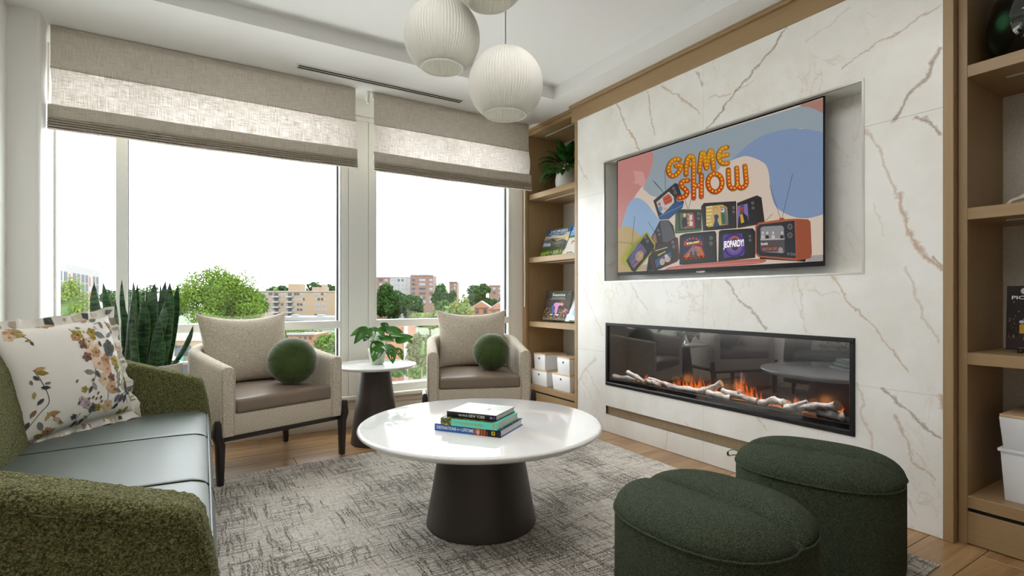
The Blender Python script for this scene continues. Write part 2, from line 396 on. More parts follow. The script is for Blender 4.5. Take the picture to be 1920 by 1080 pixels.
def leaf_mat(name, c1, c2, rough=.4, trans=.15):
    g = N(name); o = g.obj(); f = g.noise(o, 25, 3); oi = g.n('ObjectInfo').outputs['Random']
    c = g.mix(f, c1, c2); c = g.mix(1., c, g.ramp(oi, [(0, (.7, .75, .7)), (1, (1.2, 1.15, 1.1))]), 'MULTIPLY')
    return g.bsdf(c, rough, Specular_IOR_Level=.5)
M['monstera'] = leaf_mat('glossy leaf', rgb(36, 92, 22), rgb(76, 142, 40), .3)
M['darkleaf'] = leaf_mat('dark leaf', rgb(28, 70, 26), rgb(62, 112, 44), .35)
M['stemgreen'] = plain('leaf stem', rgb(92, 90, 52), .6)
def snake_mat():
    g = N('snake plant leaf'); o = g.obj(); a = g.n('Attribute', attribute_name='Col').outputs['Color']
    oi = g.n('ObjectInfo').outputs['Random']
    w = g.noise(g.mapped(o, (16, 16, 62)), 1., 3, .6, .5)
    c = g.ramp(w, [(.36, rgb(20, 36, 24)), (.46, rgb(38, 70, 42)), (.58, rgb(66, 108, 66))])
    c = g.mix(1., c, g.ramp(oi, [(0, (.75, .75, .75)), (1, (1.15, 1.15, 1.15))]), 'MULTIPLY')
    m = g.n('SeparateColor', i={0: a}).outputs[0]
    c = g.mix(g.math('MULTIPLY', m, .55), c, rgb(110, 124, 62))
    return g.bsdf(c, .38)
M['snake'] = snake_mat()
def foliage_mat():
    g = N('tree foliage'); a = g.n('Attribute', attribute_name='Col').outputs['Color']
    d = g.n('BsdfDiffuse', i={'Color': a}); t = g.n('BsdfTranslucent', i={'Color': a})
    mx = g.n('MixShader', i={0: .35}); g.set(mx.inputs[1], d.outputs[0]); g.set(mx.inputs[2], t.outputs[0])
    g.t.links.new(mx.outputs[0], g.out.inputs[0]); return g.m
M['foliage'] = foliage_mat()
M['bark'] = plain('bark', rgb(88, 76, 62), .9, .3, 3)
def out_mat(name, c, rough=.8): return plain(name, tuple(x * .22 for x in c), rough, .06, .4)
M['tanbrick'] = out_mat('tan brick', rgb(232, 200, 160)); M['redbrick'] = out_mat('red brown brick', rgb(190, 150, 130)); M['orangebrick'] = out_mat('orange brick', rgb(228, 160, 118))
M['palewall'] = out_mat('pale concrete', rgb(240, 238, 235)); M['farglass'] = plain('far window glass', rgb(40, 44, 52), .7, .3, .6)
M['farpane'] = plain('pale far window', rgb(104, 106, 112), .4, .3, .5); M['orangepanel'] = out_mat('orange panel', rgb(240, 130, 70)); M['teal'] = out_mat('teal panel', rgb(70, 190, 180))
M['roofgrey'] = out_mat('pale roof', rgb(225, 215, 208)); M['grass'] = plain('lawn', rgb(84, 92, 54), .95, .3, .3); M['asphalt'] = plain('ground cover', rgb(66, 76, 54), .95, .3, .05)

# ------------------------------------------------------------------ flat printed art and text
class Art:
    """Coloured flat shapes on a surface; fn maps (a, b, layer) to a point of that surface."""
    def __init__(s, fn): s.fn = fn; s.mb = MB(); s.k = 0
    def layer(s): s.k += 1; return s
    def poly(s, pts, c, lay=None):
        k = s.k if lay is None else lay
        s.mb.poly([s.fn(a, b, k) for a, b in pts], c)
    def ell(s, cx, cy, rx, ry, c, n=14, rot=0, lay=None):
        cr, sr = math.cos(rot), math.sin(rot)
        s.poly([(cx + rx * math.cos(2 * PI * i / n) * cr - ry * math.sin(2 * PI * i / n) * sr, cy + rx * math.cos(2 * PI * i / n) * sr + ry * math.sin(2 * PI * i / n) * cr) for i in range(n)], c, lay)
    def stroke(s, pts, w, c, lay=None, cap=False):
        for (x0, y0), (x1, y1) in zip(pts[:-1], pts[1:]):
            l = math.hypot(x1 - x0, y1 - y0) or 1; nx, ny = -(y1 - y0) / l * w / 2, (x1 - x0) / l * w / 2
            s.poly([(x0 + nx, y0 + ny), (x1 + nx, y1 + ny), (x1 - nx, y1 - ny), (x0 - nx, y0 - ny)], c, lay)
        for (x, y) in (pts if cap else pts[1:-1]): s.ell(x, y, w / 2, w / 2, c, 12, 0, lay)
    def build(s, name, mat, parent, world=False):
        return s.mb.build(name, mat, parent, world=world, recalc=False)

def smooth_path(pts, n=6):
    out = []
    P = [pts[0]] + list(pts) + [pts[-1]]
    for i in range(1, len(P) - 2):
        p0, p1, p2, p3 = P[i - 1], P[i], P[i + 1], P[i + 2]
        for k in range(n):
            t = k / n
            out.append(tuple(.5 * ((2 * p1[j]) + (-p0[j] + p2[j]) * t + (2 * p0[j] - 5 * p1[j] + 4 * p2[j] - p3[j]) * t * t + (-p0[j] + 3 * p1[j] - 3 * p2[j] + p3[j]) * t ** 3) for j in range(len(p1))))
    out.append(tuple(pts[-1])); return out

def text_mesh(name, body, mat, org, xd, yd, w, h, parent=None, world=False, shear=0., bold=0.):
    """Lettering laid flat on a surface: org = lower left, xd / yd unit vectors, w x h the size of the line."""
    cu = bpy.data.curves.new(name, 'FONT'); cu.body = body; cu.size = 1; cu.offset = bold; cu.resolution_u = 3; cu.shear = shear
    to = bpy.data.objects.new('lettering', cu); col.objects.link(to)
    dg = bpy.context.evaluated_depsgraph_get()
    me = bpy.data.meshes.new_from_object(to.evaluated_get(dg)); bpy.data.objects.remove(to)
    xs = [v.co.x for v in me.vertices]; ys = [v.co.y for v in me.vertices]
    x0, x1, y0, y1 = min(xs), max(xs), min(ys), max(ys)
    org, xd, yd = Vector(org), Vector(xd), Vector(yd)
    for v in me.vertices:
        v.co = org + xd * ((v.co.x - x0) / (x1 - x0) * w) + yd * ((v.co.y - y0) / (y1 - y0) * h)
    me.materials.clear(); me.materials.append(mat)
    o = bpy.data.objects.new(name, me); col.objects.link(o)
    if parent is not None:
        o.parent = parent
        if world: o.matrix_parent_inverse = Matrix.LocRotScale(parent.location, parent.rotation_euler, None).inverted()
    return o
M['inkwhite'] = plain('white print', rgb(238, 238, 236), .5); M['inkgold'] = plain('gold print', rgb(190, 160, 96), .5); M['inkblack'] = plain('black print', rgb(24, 24, 26), .5)
M['print'] = attr_mat('cover print', .4, spec=.25); M['clothprint'] = attr_mat('cloth print', .85, spec=.2)
M['screen'] = attr_mat('lit screen', .25, .58)
def glow(name, c, s=1.):
    g = N(name); g.bsdf((.01, .01, .01), .25, Emission_Color=c, Emission_Strength=s, Specular_IOR_Level=.16); return g.m
M['glowwhite'] = glow('lit white lettering', rgb(232, 230, 235)); M['glowyellow'] = glow('lit yellow lettering', rgb(240, 215, 120)); M['glowpink'] = glow('lit pink lettering', rgb(150, 100, 96)); M['glowred'] = glow('lit red lettering', rgb(205, 80, 45))

# ------------------------------------------------------------------ the room
XL, YB, YF = -0.84, 4.256, -3.2            # left wall, window wall (inner face), wall behind the camera
ZC, ZT = 2.66, 2.76                        # lower ceiling and tray
XR = 3.26                                  # back of the bookcases
fl = struct(MB().box(XL - .1, XR + .1, YF, YB + .2, -.2, -.006).build('floor', M['grout']))
pw, pl = .19, 1.38
y = YF; row = 0
while y < YB:
    x = XL - .02 - pl * (.37 * row % 1.0)
    while x < XR:
        x0, x1, y0, y1 = max(x, XL) + .0012, min(x + pl, XR) - .0012, y + .0012, min(y + pw, YB + .02) - .0012
        if x1 - x0 > .05 and y1 > .2: MB().box(x0, x1, y0, y1, -.006, 0.).build('plank', M['plank'], fl, bevel=.0012, seg=1)
        x += pl
    y += pw; row += 1

# ceiling: a lower band round a shallow tray
TX0, TX1, TY0, TY1 = -.45, 2.547, -.9, 3.44
m = MB()
m.box(XL - .2, TX0, YF, YB + .2, ZC, 2.95).box(TX1, XR + .2, YF, YB + .2, ZC, 2.95).box(TX0, TX1, TY1, YB + .2, ZC, 2.95).box(TX0, TX1, YF, TY0, ZC, 2.95)
m.box(TX0, TX1, TY0, TY1, ZT, 2.95)
ceiling = struct(m.build('ceiling', M['ceil']))

# left wall with its column at the window
pts = [(XL - .2, YF), (XL, YF), (XL, 3.908), (-.725, 3.908)] + [(-.725 + .025 * math.sin(a), 3.933 - .025 * math.cos(a)) for a in (.3, .6, .9, 1.2)] + [(-.70, 3.935), (-.70, YB + .2), (XL - .2, YB + .2)]
m = MB().loft([[(a, b, 0) for a, b in pts], [(a, b, ZC) for a, b in pts]])
struct(m.build('wall_left', M['paint'], smooth=True, angle=40))
struct(MB().box(XL - .2, XR + .3, YF - .15, YF, 0, ZC).build('wall_front', M['paint']))
struct(MB().box(XR, XR + .15, YF, YB + .2, 0, ZC).build('wall_right', M['paint']))

# window wall
W1, W2 = (-.70, 1.048), (1.32, 2.642)
m = MB()
m.box(-.70, 2.90, YB, YB + .2, 0, .25); m.box(-.70, 2.90, YB, YB + .2, 2.52, ZC)
m.box(W1[1], W2[0], YB + .012, YB + .2, .25, 2.52); m.box(W2[1], XR, YB, YB + .2, .25, 2.52); m.box(2.90, XR, YB, YB + .2, 0, ZC)
struct(m.build('wall_back', M['paint']))
struct(MB().box(-.70, 2.78, YB - .014, YB, 0, .14).box(-.70, 2.78, YB - .009, YB, .14, .152).build('baseboard_back', M['trimw'], bevel=.003))
struct(MB().box(-.70, 2.78, YB - .06, YB + .03, .222, .255).box(-.70, 2.78, YB - .016, YB, .17, .222).build('trim_1', M['trimw'], bevel=.006))
# pier face between the windows: three vertical frame boards
PIER = struct(MB().box(W1[1], W2[0], YB + .004, YB + .012, .255, 2.51).build('trim_2', M['frame']))
for a, b in ((W1[1] + .001, 1.10), (1.104, 1.262), (1.266, W2[0] - .001)):
    MB().box(a, b, YB - .006, YB + .004, .256, 2.515).build('frame_board', M['frame'], PIER, bevel=.002, seg=1)
struct(MB().box(W1[1] - .02, W2[0] + .02, YB - .03, YB - .006, 2.475, 2.50).build('trim_3', M['frame'], bevel=.003))

def window(idx, x0, x1, muls, fr):
    w = struct(empty('window_%d' % idx, (x0, YB + .06, .25)))
    def fb(name, *a): return MB().box(*a).build(name, M['frame'], w, world=True, bevel=.003, seg=1)
    fb('frame', x0, x0 + fr[0], YB, YB + .11, .25, 2.52); fb('frame', x1 - fr[1], x1, YB, YB + .11, .25, 2.52)
    fb('frame', x0, x1, YB + .01, YB + .11, .25, .315); fb('frame', x0, x1, YB + .01, YB + .11, 2.47, 2.52)
    fb('transom', x0 + fr[0], x1 - fr[1], YB + .005, YB + .105, .797, .857)
    xs = [x0 + fr[0]] + [v for ab in muls for v in ab] + [x1 - fr[1]]
    for a, b in muls: fb('mullion', a, b, YB + .03, YB + .11, .315, 2.47)
    for i in range(0, len(xs), 2):
        for z0, z1 in ((.315, .797), (.857, 2.47)):
            MB().box(xs[i] - .004, xs[i + 1] + .004, YB + .07, YB + .076, z0 - .004, z1 + .004).build('pane', M['glass'], w, world=True)
            if i + 2 >= len(xs): MB().box(xs[i + 1] - .012, xs[i + 1], YB + .045, YB + .069, z0, z1).build('gasket', M['gasket'], w, world=True)
            if i: MB().box(xs[i], xs[i] + .004, YB + .045, YB + .069, z0, z1).build('gasket', M['gasket'], w, world=True)
    return w
window(1, W1[0], W1[1], [(-.396, -.332)], (.012, .014)); window(2, W2[0], W2[1], [], (.014, .03))

# marble chimney breast with its tiles, the television niche and the openings
NY0, NY1, NZ0, NZ1 = 1.246, 3.083, 1.167, 2.094
FY0, FY1, FZ0, FZ1 = 1.277, 3.065, .364, .847
GY0, GY1, GZ0, GZ1 = 1.30, 3.065, .137, .203
MY0, MY1, MZ1 = .929, 3.412, 2.518
breast = struct(empty('wall_marble', (WX, 2.17, 0)))
def holed(y0, y1, z0, z1, holes, x0, x1):
    """A slab with rectangular openings: front face cells, and sides wherever it ends."""
    hs = [(max(a, y0), min(b, y1), max(c, z0), min(d, z1)) for a, b, c, d in holes]; hs = [h for h in hs if h[1] - h[0] > 1e-4 and h[3] - h[2] > 1e-4]
    ys = sorted({y0, y1} | {v for h in hs for v in h[:2]}); zs = sorted({z0, z1} | {v for h in hs for v in h[2:]})
    solid = lambda i, j: 0 <= i < len(ys) - 1 and 0 <= j < len(zs) - 1 and not any(h[0] - 1e-6 <= ys[i] and ys[i + 1] <= h[1] + 1e-6 and h[2] - 1e-6 <= zs[j] and zs[j + 1] <= h[3] + 1e-6 for h in hs)
    m = MB()
    for i in range(len(ys) - 1):
        for j in range(len(zs) - 1):
            if not solid(i, j): continue
            a, b, c, d = ys[i], ys[i + 1], zs[j], zs[j + 1]
            m.poly([(x0, b, c), (x0, a, c), (x0, a, d), (x0, b, d)])
            if not solid(i - 1, j): m.poly([(x0, a, c), (x1, a, c), (x1, a, d), (x0, a, d)])
            if not solid(i + 1, j): m.poly([(x0, b, c), (x0, b, d), (x1, b, d), (x1, b, c)])
            if not solid(i, j - 1): m.poly([(x0, a, c), (x0, b, c), (x1, b, c), (x1, a, c)])
            if not solid(i, j + 1): m.poly([(x0, a, d), (x1, a, d), (x1, b, d), (x0, b, d)])
    return m
holes = [(NY0, NY1, NZ0, NZ1), (FY0, FY1, FZ0, FZ1), (GY0, GY1, GZ0, GZ1)]
YS = [MY0, 2.164, MY1]; ZS = [.003, .618, 1.867, MZ1]
for i in range(2):
    for j in range(3):
        t = holed(YS[i] + .0008, YS[i + 1] - .0008, ZS[j] + .0008, ZS[j + 1] - .0008, holes, WX, WX + .012)
        t.build('marble_tile', marble_mat(YS[i], YS[i + 1], ZS[j], ZS[j + 1]), breast, world=True, recalc=False)
holed(MY0, MY1, 0, MZ1, holes, WX + .0025, WX + .013).build('backing', M['grout'], breast, world=True, recalc=False)
ND = WX + .165
m = MB().box(ND, ND + .01, NY0, NY1, NZ0, NZ1)
m.build('niche_back', M['marble'], breast, world=True)
MB().box(WX + .012, ND, NY0 - .01, NY0, NZ0, NZ1).box(WX + .012, ND, NY1, NY1 + .01, NZ0, NZ1).box(WX + .012, ND, NY0, NY1, NZ0 - .01, NZ0).box(WX + .012, ND, NY0, NY1, NZ1, NZ1 + .01).build('niche_side', M['marble'], breast, world=True)
e = .008
for a in ((NY0 - e, NY1 + e, NZ1 - .002, NZ1 + e), (NY0 - e, NY1 + e, NZ0 - e, NZ0 + .002), (NY0 - e, NY0 + .002, NZ0, NZ1), (NY1 - .002, NY1 + e, NZ0, NZ1)):
    MB().box(WX - .0025, WX + .012, *a).build('metal_edge', M['steel'], breast, world=True)
MB().box(WX + .05, WX + .06, GY0 - .02, GY1 + .02, GZ0 - .02, GZ1 + .02).build('slot_back', M['darkhole'], breast, world=True)
# oak posts and header around the marble
struct(MB().box(WX - .004, XR - .03, MY0 - .038, MY0, 0, MZ1).build('trim_4', M['oak'], bevel=.002, seg=1))
struct(MB().box(WX - .004, XR - .03, MY1, MY1 + .036, 0, MZ1).build('trim_5', M['oak'], bevel=.002, seg=1))
struct(MB().box(WX - .006, XR - .03, MY0 - .04, MY1 + .075, MZ1, 2.634).box(WX - .026, XR - .03, MY0 - .06, MY1 + .085, 2.634, ZC).build('trim_6', M['oakh'], bevel=.002, seg=1))

# linear air grille low in the marble
gr = thing('air_grille', 'long low bronze air grille set in the marble below the fireplace', 'grille', (WX + .03, 2.18, GZ0))
g_bronze = plain('bronze grille', rgb(188, 168, 138), .5, .1, Metallic=.3)
MB().box(WX + .012, WX + .02, GY0, GY1, GZ0, GZ0 + .004).box(WX + .012, WX + .02, GY0, GY1, GZ1 - .004, GZ1).build('frame', g_bronze, gr, world=True)
m = MB(); yy = GY0 + .003
while yy < GY1 - .003: m.box(WX + .014, WX + .022, yy, yy + .0042, GZ0 + .004, GZ1 - .004); yy += .0088
for k in range(1, 8): z = GZ0 + k * (GZ1 - GZ0) / 8; m.box(WX + .016, WX + .02, GY0, GY1, z - .0012, z + .0012)
tag(m.build('grille_mesh', g_bronze, gr, world=True), kind='stuff')

# ------------------------------------------------------------------ bookcases
BX = 2.81
SHELVES = [.205, .812, 1.425, 2.03]
M['backpanel'] = fabric_heather('grasscloth back panel', rgb(196, 190, 178), rgb(206, 200, 188), rgb(216, 211, 200), 160, .25)
M['led'] = plain('aluminium light strip', rgb(200, 200, 198), .4)
def bookcase(label, y0, y1, stile0, stile1):
    b = thing('bookcase', label, 'bookcase', (BX + .2, (y0 + y1) / 2, 0))
    def p(name, mat, *a, bv=.0015): return MB().box(*a).build(name, M[mat], b, world=True, bevel=bv, seg=1)
    p('side_panel', 'oak', BX, XR - .02, y0, y0 + stile0, 0.0, 2.60); p('side_panel', 'oak', BX, XR - .02, y1 - stile1, y1, 0.0, 2.60)
    p('back_panel', 'backpanel', XR - .02, XR - .008, y0, y1, .16, 2.62)
    p('top_panel', 'oakh', BX, XR - .02, y0, y1, 2.60, 2.634); p('crown', 'oakh', BX - .018, XR - .02, y0, y1, 2.634, ZC)
    for z in SHELVES:
        p('shelf', 'oakh', BX, XR - .02, y0 + stile0, y1 - stile1, z - .05, z)
    p('groove', 'darkhole', BX + .012, BX + .03, y0 + stile0, y1 - stile1, .138, .155); p('plinth', 'oakh', BX + .002, BX + .022, y0 + stile0, y1 - stile1, .004, .138)
    for z in (SHELVES[2] - .05, SHELVES[3] - .05, 2.60):
        p('light_strip', 'led', BX + .13, BX + .145, y0 + .12, y1 - .12, z - .004, z + .001, bv=0)
    return b
bookcase('tall oak bookcase built in beside the window, with plant and upright books', MY1 + .038, 4.236, .04, .022)
bookcase('oak bookcase cut off by the right picture edge, with dark glass vase', -.62, MY0 - .04, .03, .031)
struct(MB().box(2.772, 2.80, 4.20, YB, 0, ZC).build('trim_7', M['oak'], bevel=.002, seg=1))

# ------------------------------------------------------------------ ceiling things
v = thing('slot_diffuser', 'long white slot air diffuser with two black slots in the ceiling', 'vent', (1.28, 3.885, ZC))
vx0, vx1 = .64, 1.945
a0, a1 = on_z(557, 122, ZC), on_z(862, 192, ZC)
MB().box(vx0, vx1, 3.835, 3.852, ZC - .004, ZC + .0).box(vx0, vx1, 3.912, 3.93, ZC - .004, ZC).box(vx0, vx0 + .02, 3.852, 3.912, ZC - .004, ZC).box(vx1 - .02, vx1, 3.852, 3.912, ZC - .004, ZC).build('frame', M['trimw'], v, world=True)
MB().box(vx0 + .02, vx1 - .02, 3.852, 3.912, ZC - .0012, ZC + .0).build('slot', M['darkhole'], v, world=True)
MB().box(vx0 + .02, vx1 - .02, 3.879, 3.886, ZC - .004, ZC - .0013).build('divider', M['trimw'], v, world=True)

def pendant(label, u, vc, d, r, first=None, cordtop=ZT):
    c = far(u, vc, d)
    t = thing('pendant_lamp', label, 'lamp', c, 0, 'white pleated globe pendants')
    n = 156
    prof = []
    for i in range(25):
        a = math.radians(90 - 2) - i * math.radians(88 + 56) / 24
        prof.append((r * math.cos(a), r * math.sin(a) * 1.0))
    rings = []
    for (pr, pz) in prof:
        amp = .016 * r * min(1, pr / (.5 * r))
        rings.append([((pr + (amp if j % 2 else -amp) * 1.2) * math.cos(2 * PI * j / n), (pr + (amp if j % 2 else -amp) * 1.2) * math.sin(2 * PI * j / n), pz) for j in range(n)])
    inner = [[(x * .985, y * .985, z) for x, y, z in rg] for rg in reversed(rings)]
    s = MB().loft(rings + inner, True, False, False).build('shade', M['shade'], t, smooth=True, angle=60)
    br, bz = prof[-1]
    k = [(br + .002, bz - .003), (br + .004, bz + .002), (br - .006, bz + .002), (br - .006, bz - .003)]
    MB().loft([[((a) * math.cos(2 * PI * j / 64), (a) * math.sin(2 * PI * j / 64), b) for j in range(64)] for a, b in k + k[:1]], True, False, False).build('rim', M['shade'], t, smooth=True)
    MB().lathe([(.012, r * .985), (.012, r + .008), (.004, r + .018)], 16).build('cap', M['ceramic'], t, smooth=True)
    MB().tube([(0, 0, r + .01), (0, 0, cordtop - c.z)], .0032, 8).build('cord', M['cord'], t, smooth=True)
    MB().lathe([(.03, r * .5), (.03, r * .8)], 16).build('lamp_holder', M['ceramic'], t, smooth=True)
    return t
pendant('white pleated globe pendant hanging lowest, nearest the television', 948, 159, 2.50, .175)
pendant('white pleated globe pendant left of the lowest one, top cut by the picture edge', 829, 70, 2.45, .174)
pendant('white globe pendant showing only its open bottom at the picture top', 917, -55, 2.26, .166)

# ------------------------------------------------------------------ roman blinds
def blind(label, x0, x1, cord_side):
    y = 4.06
    b = thing('roman_blind', label, 'blind', ((x0 + x1) / 2, y, 2.64))
    def sheet(name, z0, z1, bow, nz, jit, mt='linen'):
        nx = 40; rings = []
        for i in range(nz + 1):
            t = i / nz; z = z0 + (z1 - z0) * t
            rings.append([(x0 + (x1 - x0) * j / nx + (jit * math.sin(t * PI) * (1 if j in (0, nx) else 0)), y - bow * math.sin(PI * t) + .003 * math.sin(j * .9 + x0 * 7) * math.sin(PI * t), z) for j in range(nx + 1)])
        return MB().loft(rings, False, False, False).build(name, M[mt], b, world=True, smooth=True, recalc=False)
    sheet('top_panel', 2.655, 2.405, .0, 4, 0, 'lined')
    sheet('middle_panel', 2.402, 2.165, .012, 10, .008)
    MB().tube([(x0, y - .004, 2.405), (x1, y - .004, 2.405)], .0045, 8).build('rod_seam', M['linen'], b, world=True, smooth=True)
    # gathered folds: one broad, five narrow, each bulging a little further out
    def fold(z1, z0, out, name):
        nx = 36; rings = []
        prof = [(0, z1), (.5 * out, z1 + .002), (out, z1 - .012), (out * 1.06, z0 + .006), (out * .9, z0), (.2 * out, z0 + .004)]
        ring = []
        for j in range(nx + 1):
            xx = x0 - .008 + (x1 - x0 + .016) * j / nx; sag = .005 * math.sin(PI * j / nx) + .0012 * math.sin(j * .5 + z0 * 90)
            ring.append([(xx, y - o_, z - sag) for o_, z in prof])
        MB().loft(ring, True, True, True).build(name, M['lined'], b, world=True, smooth=True, angle=60)
    fold(2.185, 2.108, .028, 'deep_fold')
    for k in range(5): fold(2.110 - k * .0155, 2.094 - k * .0155, .036 + .003 * k - .006 * (k == 4), 'pleat')
    if cord_side == 'l': MB().tube([(x0 - .012, y + .03, 2.56), (x0 - .013, y + .03, 2.3), (x0 - .018, y + .03, 2.2)], .006, 8).build('cord', M['whitecord'], b, world=True, smooth=True)
    else:
        MB().tube([(x1 + .03, 4.18, 2.10), (x1 + .028, 4.18, 1.6), (x1 + .034, 4.18, 1.2), (x1 + .03, 4.18, .95)], .005, 8).build('cord', M['whitecord'], b, world=True, smooth=True)
        MB().box(x0 - .052, x0 - .03, y - .005, y + .06, 2.60, 2.655).box(x0 - .052, x0 - .036, y + .0, y + .03, 2.56, 2.60).build('bracket', M['trimw'], b, world=True, bevel=.004)
    MB().box(x0, x1, y + .004, y + .05, 2.615, 2.655).build('head_rail', M['trimw'], b, world=True)
    return b
blind('wide pleated linen roman blind over the left window with mullion', -.684, 1.106, 'l')
blind('narrower linen roman blind over the right window, next to the bookcase', 1.25, 2.715, 'r')

# ------------------------------------------------------------------ television with its lit picture
TX = 2.80
tl, trr, bl, br = on_x(1156, 299, TX), on_x(1546, 184, TX), on_x(1157, 517, TX), on_x(1548, 499, TX)
ty0, ty1, tz0, tz1 = trr.y, bl.y, (bl.z + br.z) / 2, (tl.z + trr.z) / 2
tv = thing('television', 'large flat television in the marble niche showing colourful game show picture', 'television', (TX + .03, (ty0 + ty1) / 2, (tz0 + tz1) / 2))
MB().box(TX + .002, TX + .010, ty0, ty1, tz0, tz1).box(TX + .010, TX + .05, ty0 + .10, ty1 - .10, tz0 + .02, tz1 - .10).box(TX + .05, ND, ty0 + .35, ty1 - .35, tz0 + .15, tz1 - .15).build('casing', M['blackgloss'], tv, world=True, bevel=.002, seg=1)
bz = .007
for a in ((ty0, ty1, tz1 - bz, tz1), (ty0, ty1, tz0, tz0 + .026), (ty0, ty0 + bz, tz0 + .026, tz1 - bz), (ty1 - bz, ty1, tz0 + .026, tz1 - bz)):
    MB().box(TX - .001, TX + .002, *a).build('bezel', M['bezel'], tv, world=True)
screen_glow = glow('screen ground', rgb(222, 203, 186), .58)
scr = MB().box(TX + .0012, TX + .002, ty0 + bz, ty1 - bz, tz0 + .026, tz1 - bz).build('screen', screen_glow, tv, world=True)
sy0, sy1, sz0, sz1 = ty0 + bz, ty1 - bz, tz0 + .026, tz1 - bz
def A(x, y, k=0):
    p = on_x(1140 + x / 4.5714, 180 + y / 4.5714, TX)
    return (TX + .0011 - .00006 * k, min(max(p.y, sy0), sy1), min(max(p.z, sz0), sz1))
def B(x, y, k=0): return A(x, y + 160 * 4.5714, k)
def S(r, g, b): return rgb(r, g, b)
a = Art(A); b = Art(B); b.mb = a.mb
# painted blobs
a.poly([(380, 470), (1900, 10), (1900, 300), (1650, 275), (1450, 300), (1250, 395), (1120, 500), (1050, 555), (960, 610), (930, 660), (830, 720), (700, 840), (600, 880), (420, 870), (360, 850), (300, 795), (330, 650)], S(158, 172, 180), 1)
a.poly(smooth_path([(1050, 556), (1250, 380), (1450, 300), (1640, 279), (1860, 312)]) + [(1900, 320), (1900, 1005)] + smooth_path([(1860, 1010), (1700, 1048), (1560, 1025), (1440, 950), (1395, 820), (1375, 650), (1330, 570), (1200, 516), (1120, 528), (1050, 556)]), S(136, 158, 192), 2)
a.poly(smooth_path([(1640, 90), (1740, 100), (1860, 158)]) + [(1900, 160), (1900, 0), (1660, 60)], S(182, 132, 120), 2)
a.poly([(60, 540), (385, 440)] + smooth_path([(385, 470), (380, 580), (335, 710), (250, 830), (190, 930), (120, 1120), (95, 1240)]) + [(60, 1240)], S(208, 142, 135), 3)
a.poly([(215, 640), (298, 650), (320, 720), (310, 790), (270, 760), (215, 745), (235, 720)], S(218, 164, 156), 4)
b.poly(smooth_path([(60, 560), (130, 330), (180, 190), (235, 142), (310, 170), (380, 250), (440, 350), (400, 460), (330, 480)]) + [(60, 600)], S(152, 180, 214), 4)
b.poly(smooth_path([(70, 420), (130, 388), (200, 396), (250, 440), (300, 540), (250, 700)]) + [(200, 790), (60, 790)], S(196, 168, 112), 5)
b.poly([(1700, 700), (1700, 640), (1900, 625), (1900, 715)], S(172, 164, 160), 4)
b.poly([(60, 775), (400, 760), (500, 700), (420, 690), (60, 770)], S(190, 172, 150), 4)
# round coral plinth
b.poly(smooth_path([(480, 770), (700, 748), (1000, 728), (1250, 710), (1345, 690), (1350, 672), (1280, 664), (1000, 680), (700, 710), (520, 735)]), S(196, 112, 98), 6)
b.stroke([(520, 752), (800, 728), (1300, 690)], 8, S(222, 140, 124), 7)
def tvset(body, side, face, screen, bc, sidec, fc, sc_, knobs, kc=(120, 116, 110), k=8):
    b.poly(body, S(*bc), k)
    if side: b.poly(side, S(*sidec), k + 1)
    b.poly(face, S(*fc), k + 2); b.poly(screen, S(*sc_), k + 3)
    for x, y, r in knobs: b.ell(x, y, r, r * 1.15, S(*kc), 12, 0, k + 3); b.ell(x, y, r * .6, r * .7, S(52, 48, 46), 10, 0, k + 4); b.stroke([(x - r * .5, y - r * .5), (x + r * .5, y + r * .5)], 3, S(150, 146, 140), k + 5)
ANT = S(70, 66, 64)
def wires(*ls):
    for p, q in ls: b.stroke([p, q], 3.5, ANT, 7)
wires(((378, -12), (470, 90)), ((487, -100), (492, 70)), ((655, 150), (682, 235)), ((715, 140), (690, 235)), ((1385, 30), (1478, 320)), ((1583, -70), (1490, 320)), ((1348, 340), (1408, 280)), ((228, 300), (205, 530)), ((80, 520), (205, 530)), ((345, 350), (420, 470)), ((395, 0), (470, 88)))
# blue set, tipped, top left
tvset([(388, 165), (575, 14), (600, 25), (650, 180), (640, 225), (520, 325), (440, 330), (430, 300)], [(440, 328), (432, 290), (615, 150), (650, 185), (640, 222), (520, 322)], [(390, 170), (575, 22), (612, 130), (612, 150), (432, 300)], [(414, 180), (520, 88), (562, 130), (568, 180), (470, 280), (440, 255)], (40, 42, 46), (44, 82, 132), (50, 48, 46), (206, 196, 194), [(563, 62, 13), (576, 96, 14)])
b.stroke([(440, 300), (640, 205)], 6, S(90, 140, 190), 12)
b.poly([(468, 140), (520, 105), (552, 150), (545, 180), (490, 205), (475, 180)], S(206, 84, 44), 12); b.stroke([(480, 160), (540, 130)], 6, S(120, 40, 24), 13); b.stroke([(486, 185), (546, 160)], 6, S(120, 40, 24), 13)
b.ell(450, 235, 18, 24, S(96, 150, 196), 12, 0, 12); b.ell(440, 195, 12, 16, S(190, 90, 100), 12, 0, 12); b.ell(490, 235, 14, 12, S(214, 170, 90), 12, 0, 12)
# dark set behind, far left
tvset([(330, 770), (370, 480), (445, 335), (520, 332), (560, 380), (578, 480), (540, 560), (420, 760)], [(445, 340), (520, 336), (572, 470), (570, 520), (470, 520)], [(372, 480), (440, 350), (470, 520), (430, 580), (340, 740)], [(378, 480), (405, 440), (420, 520), (390, 560)], (36, 36, 38), (86, 86, 90), (46, 46, 48), (150, 110, 84), [(430, 420, 10), (440, 455, 10)], k=8)
